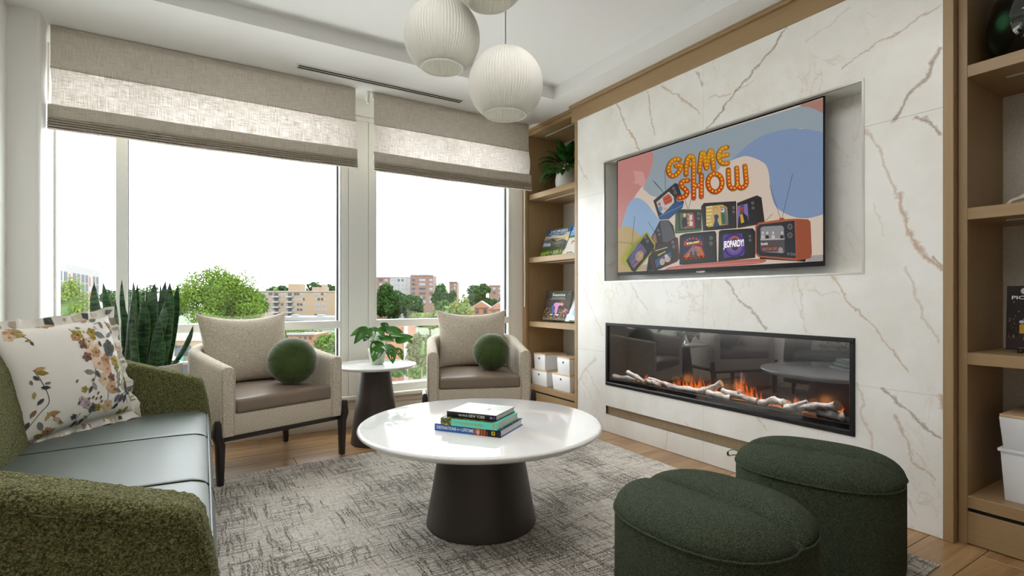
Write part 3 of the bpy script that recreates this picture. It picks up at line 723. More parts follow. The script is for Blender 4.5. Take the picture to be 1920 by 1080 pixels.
# lime set lower left
tvset([(108, 665), (180, 545), (330, 430), (345, 440), (405, 545), (400, 580), (290, 720), (245, 780), (215, 782), (115, 700)], [(160, 640), (215, 540), (335, 440), (345, 445), (225, 620), (165, 700)], [(155, 680), (330, 448), (398, 552), (390, 580), (232, 775), (205, 770)], [(176, 672), (265, 520), (300, 550), (332, 600), (225, 752), (205, 730)], (172, 172, 52), (150, 146, 40), (40, 40, 42), (96, 88, 128), [(320, 478, 13), (338, 512, 13)], k=13)
b.ell(270, 640, 34, 46, S(176, 156, 128), 14, .3, 18); b.ell(275, 635, 12, 16, S(214, 170, 60), 10, 0, 19); b.stroke([(195, 650), (270, 560)], 8, S(70, 110, 190), 18); b.stroke([(215, 735), (300, 660)], 7, S(200, 120, 60), 18); b.stroke([(205, 700), (300, 590)], 5, S(214, 110, 70), 18); b.ell(205, 535, 9, 14, S(120, 150, 60), 10, 0, 18)
# maroon framed set
tvset([(360, 640), (380, 590), (580, 478), (600, 485), (616, 660), (590, 690), (420, 772), (390, 765)], None, [(372, 640), (390, 598), (575, 486), (600, 650), (585, 680), (415, 762), (395, 755)], [(388, 610), (525, 540), (545, 650), (530, 670), (415, 740)], (98, 40, 46), None, (46, 42, 44), (66, 92, 130), [(556, 522, 13), (564, 560, 13)], k=20)
b.stroke([(410, 595), (510, 565)], 7, S(206, 190, 110), 25); b.stroke([(430, 640), (495, 598)], 5, S(206, 190, 110), 25); b.stroke([(440, 625), (490, 608)], 5, S(200, 180, 100), 25); b.poly([(388, 612), (525, 542), (540, 600), (400, 680)], S(44, 48, 52), 24)
b.ell(465, 690, 22, 30, S(196, 176, 160), 12, 0, 25); b.ell(510, 668, 26, 26, S(206, 176, 156), 12, 0, 25); b.ell(500, 640, 16, 14, S(214, 200, 190), 12, 0, 26)
b.stroke([(405, 596), (505, 566)], 8, S(200, 184, 104), 26); b.stroke([(425, 632), (495, 600)], 6, S(200, 184, 104), 26)
# green set
tvset([(572, 440), (578, 270), (610, 238), (800, 240), (804, 420), (790, 428), (580, 448)], None, [(602, 262), (612, 248), (796, 250), (796, 404), (606, 424)], [(614, 272), (730, 268), (744, 400), (622, 408)], (66, 98, 56), None, (48, 50, 52), (150, 96, 80), [(776, 278, 13), (776, 318, 12)], k=8)
b.stroke([(580, 432), (800, 420)], 10, S(84, 128, 66), 12)
b.poly([(614, 272), (664, 270), (650, 330), (640, 405), (622, 406)], S(96, 110, 70), 12); b.ell(655, 296, 12, 16, S(214, 170, 150), 12, 0, 13); b.poly([(640, 310), (672, 310), (680, 380), (640, 400), (632, 350)], S(40, 40, 52), 13); b.ell(656, 285, 12, 8, S(220, 216, 212), 12, 0, 14)
for i in range(6): b.ell(690 + 10 * (i % 2), 285 + i * 18, 10, 8, S(214, 150 + 8 * i, 120), 8, 0, 13)
b.poly([(700, 288), (722, 287), (722, 330), (700, 332)], S(225, 220, 210), 14); b.poly([(700, 344), (726, 342), (726, 380), (702, 384)], S(225, 220, 210), 14); b.stroke([(735, 280), (742, 390)], 9, S(190, 40, 50), 13)
# black set, middle (woman in blue dress)
tvset([(797, 215), (820, 186), (1098, 170), (1104, 395), (1098, 402), (812, 425)], [(797, 215), (818, 190), (832, 420), (812, 424)], [(826, 200), (1096, 176), (1100, 390), (830, 412)], [(838, 215), (980, 200), (1020, 222), (1030, 370), (860, 392), (842, 380)], (34, 34, 36), (56, 54, 54), (44, 42, 42), (214, 180, 90), [(1076, 225, 12), (1076, 262, 12)], k=8)
for i in range(6): b.stroke([(842, 222 + i * 30), (890, 216 + i * 30)], 12, S(240, 226, 170), 12)
b.poly([(960, 215), (1012, 222), (1030, 368), (975, 372)], S(110, 118, 122), 12); b.poly([(970, 275), (1000, 285), (1006, 362), (975, 366)], S(56, 104, 68), 13); b.poly([(964, 228), (996, 226), (998, 262), (968, 264)], S(236, 230, 205), 14)
b.ell(920, 240, 20, 24, S(198, 150, 100), 14, 0, 13); b.ell(922, 244, 10, 15, S(222, 178, 156), 12, 0, 14); b.poly([(908, 290), (940, 280), (950, 300), (938, 335), (955, 380), (900, 386), (915, 335)], S(34, 66, 110), 14)
b.stroke([(912, 282), (880, 312), (905, 334)], 9, S(214, 164, 138), 13, True); b.stroke([(940, 285), (968, 250), (962, 225)], 9, S(220, 170, 144), 15, True); b.stroke([(862, 385), (890, 330)], 10, S(216, 190, 70), 13)
# dark set right (man with red hat, yellow shirt)
tvset([(1105, 185), (1275, 120), (1315, 138), (1342, 345), (1335, 362), (1110, 402)], [(1280, 124), (1312, 140), (1340, 345), (1300, 356)], [(1108, 196), (1272, 132), (1300, 345), (1112, 388)], [(1110, 212), (1195, 190), (1205, 350), (1116, 380)], (60, 44, 38), (44, 38, 36), (42, 40, 40), (140, 110, 190), [(1240, 186, 13), (1244, 228, 12)], k=8)
b.poly([(1130, 205), (1165, 196), (1168, 280), (1128, 290)], S(92, 84, 96), 12); b.ell(1142, 248, 13, 18, S(120, 80, 60), 12, 0, 13); b.ell(1140, 234, 17, 11, S(206, 56, 40), 12, 0, 14); b.poly([(1116, 380), (1120, 310), (1140, 275), (1165, 272), (1195, 300), (1205, 352)], S(34, 32, 40), 13); b.poly([(1132, 285), (1152, 280), (1168, 350), (1140, 360)], S(222, 176, 50), 14)
# "$20,000" set
tvset([(612, 715), (618, 465), (660, 448), (915, 425), (928, 445), (935, 690), (640, 716)], [(612, 715), (614, 470), (640, 478), (640, 712)], [(626, 482), (916, 440), (922, 680), (640, 704)], [(640, 500), (660, 480), (820, 465), (836, 650), (650, 676)], (28, 27, 28), (40, 39, 40), (40, 38, 38), (38, 44, 84), [(883, 486, 15), (883, 532, 15)], k=20)
b.poly([(650, 640), (730, 550), (800, 560), (836, 648), (650, 674)], S(190, 90, 46), 24)
for i in range(5): b.stroke([(668 + i * 38, 668 - 4 * i), (728 + i * 12, 560)], 5, S(226, 150, 84), 25)
for i in range(9): t = PI * i / 8; b.ell(730 - 72 * math.cos(t), 540 - 50 * math.sin(t), 9, 9, S(206, 84, 50), 10, 0, 25)
b.poly([(664, 535), (792, 516), (790, 545), (664, 562)], S(140, 50, 40), 25)
for (x, y) in ((720, 592), (750, 588), (735, 568), (706, 612), (762, 608)): b.ell(x, y, 12, 13, S(90, 120, 156), 10, 0, 26)
for x in (715, 750): b.ell(x, 612, 9, 11, S(40, 34, 34), 10, 0, 27); b.poly([(x - 14, 660), (x - 14, 625), (x + 14, 622), (x + 14, 656)], S(70, 62, 70), 27)
b.poly([(645, 655), (836, 632), (836, 650), (650, 676)], S(140, 62, 34), 24)
# quiz set with the word in big letters
tvset([(945, 690), (950, 430), (970, 418), (1240, 402), (1262, 430), (1262, 655)], None, [(962, 440), (1240, 415), (1256, 650), (965, 680)], [(985, 470), (1000, 455), (1150, 445), (1172, 600), (1165, 635), (992, 656)], (28, 28, 30), None, (38, 37, 40), (84, 70, 138), [(1216, 470, 11), (1218, 505, 11)], k=20)
for i in range(6): b.ell(1082, 550, 90 - 12 * i, 100 - 14 * i, S(88 + 14 * i, 66 + 10 * i, 138 + 10 * i), 20, 0, 23 + i * .1)
b.ell(1088, 530, 44, 62, S(190, 96, 60), 20, 0, 24); b.ell(1088, 540, 36, 54, S(70, 46, 80), 20, 0, 25)
# orange set
tvset([(1262, 385), (1290, 355), (1480, 326), (1620, 320), (1715, 326), (1735, 345), (1748, 620), (1738, 655), (1620, 680), (1290, 650), (1262, 620)], [(1610, 330), (1712, 326), (1736, 350), (1748, 620), (1735, 660), (1620, 678)], [(1274, 395), (1300, 370), (1600, 335), (1612, 660), (1300, 638), (1274, 610)], [(1308, 400), (1330, 388), (1490, 378), (1508, 395), (1516, 600), (1500, 616), (1330, 606), (1310, 590)], (180, 98, 64), (164, 84, 54), (50, 52, 60), (152, 148, 150), [(1560, 388, 22), (1560, 462, 22), (1546, 622, 12), (1574, 624, 12), (1598, 626, 11)], k=28)
b.poly([(1308, 610), (1700, 664), (1690, 690), (1300, 665)], S(40, 30, 28), 27)
b.poly([(1308, 495), (1514, 488), (1516, 600), (1330, 606), (1310, 590)], S(92, 84, 84), 32); b.stroke([(1306, 500), (1514, 492)], 12, S(196, 190, 188), 33)
for x, c in ((1328, (206, 200, 198)), (1366, (50, 46, 46)), (1416, (214, 208, 206)), (1492, (48, 44, 44))):
    b.ell(x, 442, 10, 14, S(214, 206, 202), 10, 0, 33); b.poly([(x - 16, 490), (x - 12, 462), (x + 12, 462), (x + 16, 490)], S(*c), 34)
b.ell(1480, 588, 20, 24, S(170, 162, 160), 14, 0, 34); b.poly([(1315, 560), (1455, 552), (1455, 600), (1320, 604)], S(104, 70, 66), 33)
b.stroke([(1470, 322), (1510, 320)], 14, S(150, 76, 48), 30)
# marquee letters with bulbs
C = lambda x, y: (455 + (x - 85) / 8.3056 * 4.5714 + 0, 0)
def Lz(pts): return [(457.1 + x / 8.3056 * 4.5714, 365.7 + y / 8.3056 * 4.5714) for x, y in pts]
G1, G2, G3 = (224, 146, 36), (226, 120, 34), (214, 62, 30)
letters = [
 ([(288, 328), (235, 318), (165, 360), (120, 440), (118, 510), (150, 570), (200, 580), (260, 540), (298, 480), (310, 410), (235, 425)], G1),
 ([(392, 560), (396, 400), (420, 310), (460, 270), (500, 300), (512, 380), (510, 640), (510, 920)], G2), ([(440, 400), (500, 392)], G1),
 ([(600, 520), (615, 360), (630, 245), (650, 220), (672, 250), (710, 460), (750, 230), (775, 190), (795, 215), (822, 470)], G1),
 ([(1028, 135), (960, 155), (905, 225), (895, 290), (920, 350), (970, 385), (1042, 378)], G1), ([(900, 278), (1034, 248)], G1),
 ([(424, 650), (345, 660), (312, 710), (345, 760), (400, 815), (395, 875), (340, 910), (275, 925)], G3),
 ([(630, 565), (630, 900)], G3), ([(512, 738), (630, 720)], G3),
 ([(842 + 110 * math.cos(t * PI / 12), 685 + 140 * math.sin(t * PI / 12)) for t in range(25)], G3),
 ([(1050, 480), (1055, 640), (1070, 740), (1120, 775), (1170, 750), (1188, 690), (1180, 455)], G3),
 ([(1188, 690), (1210, 745), (1255, 765), (1310, 735), (1330, 680), (1320, 560), (1308, 425)], G3)]
def lerpc(y): t = min(max((y - 250) / 650, 0), 1); return (224 - 8 * t, 148 - 92 * t, 36 - 8 * t)
LT = []
for pts, c in letters:
    P_ = smooth_path(Lz(pts), 3) if len(pts) > 2 else Lz(pts)
    LT.append(P_)
for k, (dx, dy, w, kk) in enumerate(((-4, 9, 42, (196, 176, 140)), (-4, 2, 42, (60, 40, 26)), (0, 0, 40, (170, 96, 30)))):
    for P_ in LT: a.stroke([(x + dx, y + dy) for x, y in P_], w, S(*kk), 36 + k, True)
for P_ in LT:
    for p, q in zip(P_[:-1], P_[1:]):
        yy = (p[1] + q[1]) / 2; yl = (yy - 365.7) / 4.5714 * 8.3056
        a.stroke([p, q], 33, S(*lerpc(yl)), 39); a.ell(q[0], q[1], 16.5, 16.5, S(*lerpc(yl)), 12, 0, 39)
for P_ in LT:
    acc = 12; 
    for p, q in zip(P_[:-1], P_[1:]):
        l = math.hypot(q[0] - p[0], q[1] - p[1]); s_ = 0
        while acc <= l - s_:
            s_ += acc; acc = 30; x, y = p[0] + (q[0] - p[0]) * s_ / l, p[1] + (q[1] - p[1]) * s_ / l
            a.ell(x + 1.5, y + 2, 9.5, 10, S(150, 80, 20), 8, 0, 40); a.ell(x, y, 8, 8.5, S(240, 206, 50), 8, 0, 41)
        acc -= l - s_
a.build('picture', M['screen'], scr)
def tvtext(name, s, mat, fn, p0, p1, h, bold=.0):
    o0, o1 = Vector(fn(*p0, 45)), Vector(fn(*p1, 45)); up = Vector(fn(p0[0], p0[1] - h, 45)) - o0
    return text_mesh(name, s, mat, o0, (o1 - o0).normalized(), up.normalized(), (o1 - o0).length, up.length, scr, bold=bold)
tvtext('lettering', 'JEOPARDY!', M['glowwhite'], B, (990, 588), (1166, 572), 74, .03)
tvtext('lettering', '$20,000', M['glowyellow'], B, (674, 545), (782, 530), 20, .02)
tvtext('lettering', "WHAT'S MY LINE?", M['glowpink'], B, (1325, 596), (1450, 588), 26, .01)
tvtext('lettering', 'Smith', M['glowwhite'], B, (1312, 548), (1370, 544), 22); tvtext('lettering', 'W', M['inkblack'], B, (968, 258), (992, 254), 26, .03)
o0 = on_x(1306, 510.6, TX); o1 = on_x(1322, 509.6, TX)
text_mesh('lettering', 'SHARP', M['inkwhite'], (TX - .0012, o0.y, o0.z - .004), (0, -1, 0), (0, 0, 1), o0.y - o1.y, .012, tv, True, bold=.03)

# ------------------------------------------------------------------ electric fireplace and its logs
FD = WX + .20
fp = thing('electric_fireplace', 'long black glass fronted fireplace with flames set in the marble', 'fireplace', (WX + .06, 2.17, FZ0))
fy0, fy1 = FY0 + .001, FY1 - .001
m = MB().box(FD, FD + .02, fy0, fy1, FZ0, FZ1).box(WX + .02, FD, fy0, fy0 + .01, FZ0, FZ1).box(WX + .02, FD, fy1 - .01, fy1, FZ0, FZ1).box(WX + .02, FD, fy0, fy1, FZ0, FZ0 + .01).box(WX + .02, FD, fy0, fy1, FZ1 - .01, FZ1)
m.build('firebox', M['black'], fp, world=True)
MB().box(WX + .02, FD, fy0 + .01, fy1 - .01, FZ0 + .01, FZ0 + .05).build('ember_bed', M['ember'], fp, world=True)
fw = .024
for a in ((fy0, fy1, FZ1 - fw, FZ1), (fy0, fy1, FZ0, FZ0 + fw), (fy0, fy0 + fw, FZ0 + fw, FZ1 - fw), (fy1 - fw, fy1, FZ0 + fw, FZ1 - fw)):
    MB().box(WX - .008, WX + .022, *a).build('frame', M['black'], fp, world=True, bevel=.003, seg=1)
MB().box(WX + .006, WX + .010, fy0 + fw, fy1 - fw, FZ0 + fw, FZ1 - fw).build('glass_front', M['fireglass'], fp, world=True)
LX = WX + .075
def logthing(label, pts, r, kink=0, fork=None, dx=0.):
    q = [on_x(u, v, LX + dx) for u, v in pts]; n = 9
    ctr = sum(q, Vector()) / len(q)
    t = thing('log', label, 'log', (ctr.x, ctr.y, ctr.z), 0, 'driftwood logs in the fireplace')
    P_ = smooth_path([(p.x, p.y, p.z) for p in q], 5); lr = random.Random(len(label))
    P_ = [(x + lr.uniform(-.003, .003), y_, z + lr.uniform(-.003, .003)) for x, y_, z in P_]
    R_ = [r * (.86 + .2 * math.sin(i * 1.3 + kink) + .12 * lr.random()) for i in range(len(P_))]
    MB().tube(P_, R_, 12, cap=False).build('bark', M['log'], t, world=True, smooth=True, angle=50)
    for i0, i1 in ((0, 1), (-1, -2)):
        A_, B_ = Vector(P_[i0]), Vector(P_[i1]); d = (A_ - B_).normalized()
        MB().tube([A_ - d * .004, A_ + d * .0015], R_[i0] * .97, 12).build('cut_end', M['logcut'], t, world=True)
    if fork:
        f0, f1 = on_x(*fork[0], LX + dx), on_x(*fork[1], LX + dx)
        MB().tube([f0, (f0 + f1) / 2 + Vector((-.006, 0, 0)), f1], [r * .7, r * .55, r * .45], 9).build('branch_stub', M['log'], t, world=True, smooth=True, angle=50)
    return t
M['logcut'] = plain('cut log end', rgb(150, 126, 96), .8, .3, 60)
logthing('far left pale log lying flat in the fireplace', [(1150, 706), (1172, 710), (1196, 716)], .024)
logthing('second log from the left, leaning across the far left log', [(1177, 698), (1192, 706), (1209, 717)], .017, 1, dx=-.03)
logthing('short stubby log third from the left end of fireplace', [(1212, 715), (1225, 718), (1238, 722)], .019, 2)
logthing('thin log resting over the short stubby one', [(1217, 709), (1235, 715), (1254, 722)], .014, 3, dx=.02)
logthing('long curved log rising to its right end, left of the middle', [(1252, 723), (1285, 730), (1318, 733), (1352, 719)], .022, .5)
logthing('short log under the right end of the long curved log', [(1328, 737), (1348, 741), (1369, 747)], .021, 1.5, dx=-.02)
logthing('sloping log with a branch stub in the middle of the fireplace', [(1354, 733), (1384, 742), (1421, 754)], .021, 2.5, ((1384, 742), (1388, 731)))
logthing('bowed log to the right of the branch stub log', [(1426, 757), (1448, 751), (1466, 755), (1479, 759)], .022, .2)
logthing('forked long log near the right end with a dark cut end', [(1474, 766), (1520, 764), (1571, 761)], .024, .9, ((1485, 763), (1514, 753)), -.02)
logthing('low log at the far right end of the fireplace', [(1536, 772), (1562, 778), (1584, 783)], .026, 1.9, dx=-.01)
fr = random.Random(3)
for (u0, v0, u1, v1) in [(1201, 716, 1226, 697), (1262, 722, 1290, 706), (1285, 727, 1312, 704), (1300, 731, 1330, 700), (1318, 733, 1345, 712), (1340, 742, 1385, 722), (1378, 748, 1412, 692), (1395, 755, 1430, 712), (1425, 757, 1462, 737), (1465, 760, 1490, 742), (1478, 764, 1512, 735), (1550, 772, 1582, 740)]:
    c0, c1 = on_x(u0, v0, LX + .045), on_x(u1, v0 + (u1 - u0) * .2, LX + .045); tp = on_x((u0 + u1) / 2, v1, LX + .045)
    m = MB(); wdt = abs(c1.y - c0.y); ht = tp.z - min(c0.z, c1.z); zb = min(c0.z, c1.z) - .015; yc = (c0.y + c1.y) / 2
    for k in range(7):
        yy = yc + (k - 3) / 3.2 * wdt * .5; hh = (ht + .02) * (1 - abs(k - 3 + fr.uniform(-.8, .8)) / 5.) * fr.uniform(.75, 1.05); bw = wdt * .13
        rings = []
        for i in range(7):
            t = i / 6; w = bw * (1 - t) ** .8 * (1 + .3 * math.sin(t * 5 + k)) + .0006; sx = .012 * math.sin(t * 4 + k * 2) * t
            rings.append([(LX + .045 + w * .5 * math.cos(q) + .008 * math.sin(k), yy + sx + w * math.sin(q), zb + hh * t) for q in [j * PI / 3 for j in range(6)]])
        m.loft(rings)
    m.build('flame', M['flame'], fp, world=True, smooth=True, angle=80)
lf = bpy.data.lights.new('ember_glow', 'POINT'); lf.energy = .5; lf.color = (1, .35, .08); lf.shadow_soft_size = .03
for yv in (1.55, 2.1, 2.5):
    o = bpy.data.objects.new('ember_glow', lf); o.location = (LX + .06, yv, FZ0 + .10); col.objects.link(o)

# ------------------------------------------------------------------ rug
lr_ = bpy.data.lights.new('firebox_light', 'AREA'); lr_.shape = 'RECTANGLE'; lr_.size = .03; lr_.size_y = 1.6; lr_.energy = 11; lr_.color = (1, .93, .85)
o = bpy.data.objects.new('firebox_light', lr_); o.location = (WX + .034, 2.17, FZ1 - .014); o.rotation_euler = (0, math.radians(-14), 0); col.objects.link(o)
RZ = .005
rc = [(-.30, .80), (2.495, .845), (2.575, 3.52), (-.30, 3.44)]
rug = MB(); n = 60; ring = []
for (ax, ay), (bx_, by_) in zip(rc, rc[1:] + rc[:1]):
    for k in range(n): ring.append((ax + (bx_ - ax) * k / n + rnd.uniform(-.002, .002), ay + (by_ - ay) * k / n + rnd.uniform(-.002, .002)))
rug.loft([[(x, y_, 0.0005) for x, y_ in ring], [(x, y_, RZ) for x, y_ in ring]])
tag(rug.build('rug', M['rug']), 'large cream and charcoal crosshatch woven rug under the coffee table', 'rug')

def boucled(o, vox, strength, size, ttype='CLOUDS'):
    r = o.modifiers.new('remesh', 'REMESH'); r.mode = 'VOXEL'; r.voxel_size = vox; r.use_smooth_shade = True
    t = bpy.data.textures.new('nubs', ttype); t.noise_scale = size
    if ttype == 'CLOUDS': t.noise_depth = 2
    d = o.modifiers.new('nubs', 'DISPLACE'); d.texture = t; d.texture_coords = 'LOCAL'; d.strength = strength; d.mid_level = .5
    return o

# ------------------------------------------------------------------ sofa
so = thing('sofa', 'olive boucle sofa with grey green leather seat along the left wall', 'sofa', (-.3, 2.2, 0))
def arm(y0, y1):
    pr = [(.088, .13), (.086, .40), (.074, .50), (.054, .60), (.042, .628), (.010, .640), (-.30, .742), (-.60, .835), (-.72, .855), (-.76, .84), (-.77, .13)]
    o = MB().loft([[(x, y0, z) for x, z in pr], [(x, y1, z) for x, z in pr]]).build('armrest', M['sofafab'], so, world=True, bevel=.02, seg=4, angle=60)
    s_ = [(.066, .50), (.050, .585), (.034, .610), (.008, .620), (-.30, .722), (-.60, .815)]
    y_ = y0 + .0005 if y0 < 2 else y0 + .0005
    boucled(o, .006, .0075, .011)
    MB().tube([(x, y_ - .0015, z - .018) for x, z in smooth_path(s_, 4)], .0014, 6).build('seam', M['sofafab'], o, smooth=True).matrix_parent_inverse = Matrix.Identity(4)
    return o
M['sofaseam'] = plain('sofa seam', rgb(40, 44, 24), .95)
for y0, y1 in ((1.205, 1.325), (3.125, 3.24)):
    o = arm(y0, y1)
    for c in o.children: c.location = (.3, -2.2, 0) if False else c.location
pr = [(-.54, .13), (-.535, .44), (-.56, .60), (-.60, .76), (-.635, .835), (-.68, .86), (-.74, .855), (-.775, .82), (-.785, .13)]
o = MB().loft([[(x, 1.30, z) for x, z in pr], [(x, 3.15, z) for x, z in pr]]).build('backrest', M['sofafab'], so, world=True, bevel=.02, seg=3, angle=60); boucled(o, .009, .006, .012)
MB().box(-.60, .055, 1.315, 3.13, .13, .31).build('seat_base', M['sofafab'], so, world=True, bevel=.012)
sy = [1.327, 1.955, 2.605, 3.128]
for a_, b_ in zip(sy[:-1], sy[1:]):
    m = MB(); rows = []
    prof = [(-.56, .315), (-.56, .44), (-.54, .462), (-.30, .468), (-.10, .470), (.02, .467), (.058, .455), (.076, .432), (.082, .40), (.080, .318)]
    for t in (0, .004, .010, .02, .04, .08, .15, .3, .5, .7, .85, .92, .96, .98, .99, .996, 1):
        y_ = a_ + .0012 + (b_ - a_ - .0024) * t; e_ = min(t, 1 - t) * (b_ - a_)
        dz = -.010 * math.exp(-e_ / .0045) + .004 * math.sin(PI * t); rows.append([(x - (.004 * math.exp(-e_ / .006) if x > 0 else 0), y_, z + (dz if z > .40 else 0)) for x, z in prof])
    pn = m.loft(rows).build('seat_panel', M['sofaleather'], so, world=True, smooth=True, angle=50)
    if b_ < 3.0: MB().tube(smooth_path([(-.545, b_, .459), (-.30, b_, .4655), (-.10, b_, .4675), (.02, b_, .4645), (.055, b_, .4535), (.0735, b_, .431), (.0805, b_, .40), (.0805, b_, .33)], 4), .0022, 6).build('panel_seam', M['sofaseam'], so, world=True, smooth=True)
MB().tube([(.070, 1.34, .447), (.070, 3.115, .447)], .0032, 6).build('welt', M['sofaleather'], so, world=True, smooth=True)
MB().box(.060, .078, 1.325, 3.128, .14, .318).build('front_rail', M['sofaleather'], so, world=True, bevel=.006)
for x, y_ in ((.0, 1.28), (.0, 3.17), (-.7, 1.28), (-.7, 3.17)):
    MB().lathe([(.014, RZ if x > -.2 and y_ < 3.4 else .0), (.022, .135)], 12, (x, y_, 0)).build('leg', M['legwood'], so, world=True, smooth=True)
so.rotation_euler = (0, 0, math.radians(-1.3))

# ------------------------------------------------------------------ cushions
def pillow_fn(w, h, T, pinch=.07, po=.42):
    def f(s, t, side=-1):
        x = w / 2 * s * (1 - pinch * (1 - t * t) * abs(s)); z = h / 2 * t * (1 - pinch * (1 - s * s) * abs(t))
        y_ = side * T * max(0, (1 - s * s) * (1 - t * t)) ** po
        return (x, y_, z)
    return f
def pillow_mesh(f, n=22):
    m = MB(); g = [-1 + 2 * i / n for i in range(n + 1)]; g = [math.sin(v * PI / 2) for v in g]
    for side in (-1, 1):
        m.loft([[f(s, t, side) for s in g] for t in g], False, False, False)
    return m
def weld(o):
    bm = bmesh.new(); bm.from_mesh(o.data); bmesh.ops.remove_doubles(bm, verts=bm.verts, dist=1e-5); bmesh.ops.recalc_face_normals(bm, faces=bm.faces); bm.to_mesh(o.data); bm.free(); return o

pf = pillow_fn(.465, .465, .085, .06)
pl = thing('throw_pillow', 'white square pillow printed with watercolour flowers on the sofa', 'pillow', (-.385, 2.90, .475), 0, None, (math.radians(-13), math.radians(-5), math.radians(43)))
pfz = lambda s, t, side=-1: tuple(Vector(pf(s, t, side)) + Vector((0, 0, .245)))
M['pillowcloth'] = plain('satin pillow cloth', rgb(226, 222, 214), .6, .02, 8, .15, .006, Sheen_Weight=.1)
weld(pillow_mesh(pfz, 48).build('cover', M['pillowcloth'], pl, smooth=True, angle=80))
m = MB(); rr = [[], [], []]; nf = 40
for e_ in range(4):
    for k in range(nf):
        v = -1 + 2 * k / nf
        s, t = [(v, -1), (1, v), (-v, 1), (-1, -v)][e_]
        ds, dt = [(0, -1), (1, 0), (0, 1), (-1, 0)][e_]
        if k == 0: ds, dt = [(-1, -1), (1, -1), (1, 1), (-1, 1)][e_]
        p = Vector(pfz(s, t)); wv = math.sin(k * .8 + e_ * 2) * .010 + math.sin(k * 1.9 + e_) * .004
        for q in range(3): rr[q].append(p + Vector((ds, 0, dt)) * (.038 * q / 2 + (.004 * math.sin(k * .6 + e_) if q == 2 else 0)) + Vector((0, wv * q / 2, 0)))
m.loft([r + r[:1] for r in [[tuple(p + Vector((0, -.0015, 0))) for p in q] for q in rr]], False, False, False)
m.loft([r + r[:1] for r in [[tuple(p + Vector((0, .0015, 0))) for p in q] for q in reversed(rr)]], False, False, False)
fl_o = m.build('flange', M['pillowcloth'], pl, smooth=True, angle=80)
QT = ((60, 150), (845, 110), (1015, 760), (235, 985))
def st_of(x, y_):
    s = t = .5
    for _ in range(12):
        def F(s, t):
            (ax, ay), (bx_, by_), (cx, cy), (dx, dy) = QT
            return ((1 - s) * (1 - t) * ax + s * (1 - t) * bx_ + s * t * cx + (1 - s) * t * dx - x, (1 - s) * (1 - t) * ay + s * (1 - t) * by_ + s * t * cy + (1 - s) * t * dy - y_)
        f0 = F(s, t); h = 1e-4; f1 = F(s + h, t); f2 = F(s, t + h)
        a11, a21, a12, a22 = (f1[0] - f0[0]) / h, (f1[1] - f0[1]) / h, (f2[0] - f0[0]) / h, (f2[1] - f0[1]) / h
        det = a11 * a22 - a12 * a21
        s -= (f0[0] * a22 - f0[1] * a12) / det; t -= (a11 * f0[1] - a21 * f0[0]) / det
    return s, t
def pil_pt(x, y_, k):
    s, t = st_of(x, y_); s = min(max(2 * s - 1, -.995), .995); t = min(max(1 - 2 * t, -.995), .995)
    p = Vector(pfz(s, t)); h = .01
    n_ = (Vector(pfz(min(s + h, 1), t)) - Vector(pfz(max(s - h, -1), t))).cross(Vector(pfz(s, min(t + h, 1))) - Vector(pfz(s, max(t - h, -1)))).normalized()
    if n_.y > 0: n_ = -n_
    return tuple(p + n_ * (.0007 + .000012 * k))
fa = Art(pil_pt); pr_ = random.Random(11)
def jit(c, d=14):
    g_ = sum(c) / 3; e_ = pr_.uniform(-d, d); return rgb(*[min(255, max(0, (v * .72 + g_ * .28) + e_ + pr_.uniform(-4, 4))) for v in c])
def flower(x, y_, r, c):
    fa.k += 1; a0 = pr_.uniform(0, 6)
    for i in range(5): fa.ell(x + .55 * r * math.cos(a0 + i * 1.257), y_ + .55 * r * math.sin(a0 + i * 1.257), r * .5, r * .42, jit(c), 9, a0 + i * 1.257)
    fa.k += 1; fa.ell(x + r * .1, y_, r * .28, r * .22, jit([v * .6 for v in c]), 8)
def pleaf(x, y_, l, ang, c, wd=.3):
    fa.k += 1; ca, sa = math.cos(ang), math.sin(ang)
    fa.poly([(x + l * u * ca - l * wd * v * sa, y_ + l * u * sa + l * wd * v * ca) for u, v in ((-.5, 0), (-.25, .7), (.1, .8), (.5, 0), (.1, -.6), (-.25, -.6))], jit(c))
def pstem(pts, c, w=5):
    fa.k += 1; fa.stroke(smooth_path(pts, 4), w, jit(c, 8))
GREY, DK, GOLD, TAN, PEACH, ROSE, BRN, PGRN, LAV = (128, 130, 122), (82, 86, 84), (176, 146, 50), (196, 142, 92), (228, 186, 150), (214, 160, 122), (132, 92, 76), (196, 200, 152), (188, 164, 174)
for s_ in ([(498, 178), (530, 230), (565, 290)], [(640, 440), (642, 530), (622, 600)], [(745, 590), (752, 720)], [(910, 640), (860, 700), (800, 770)], [(560, 800), (530, 880), (510, 935)], [(860, 160), (900, 300), (950, 480)], [(790, 150), (850, 260), (880, 360)], [(690, 160), (750, 150)], [(250, 470), (300, 570), (345, 700), (300, 780), (240, 900)], [(190, 200), (240, 240), (260, 290)], [(340, 780), (400, 820), (460, 865)], [(600, 860), (640, 800)], [(830, 640), (850, 600), (870, 500)], [(940, 720), (920, 640), (935, 560)]): pstem(s_, DK)
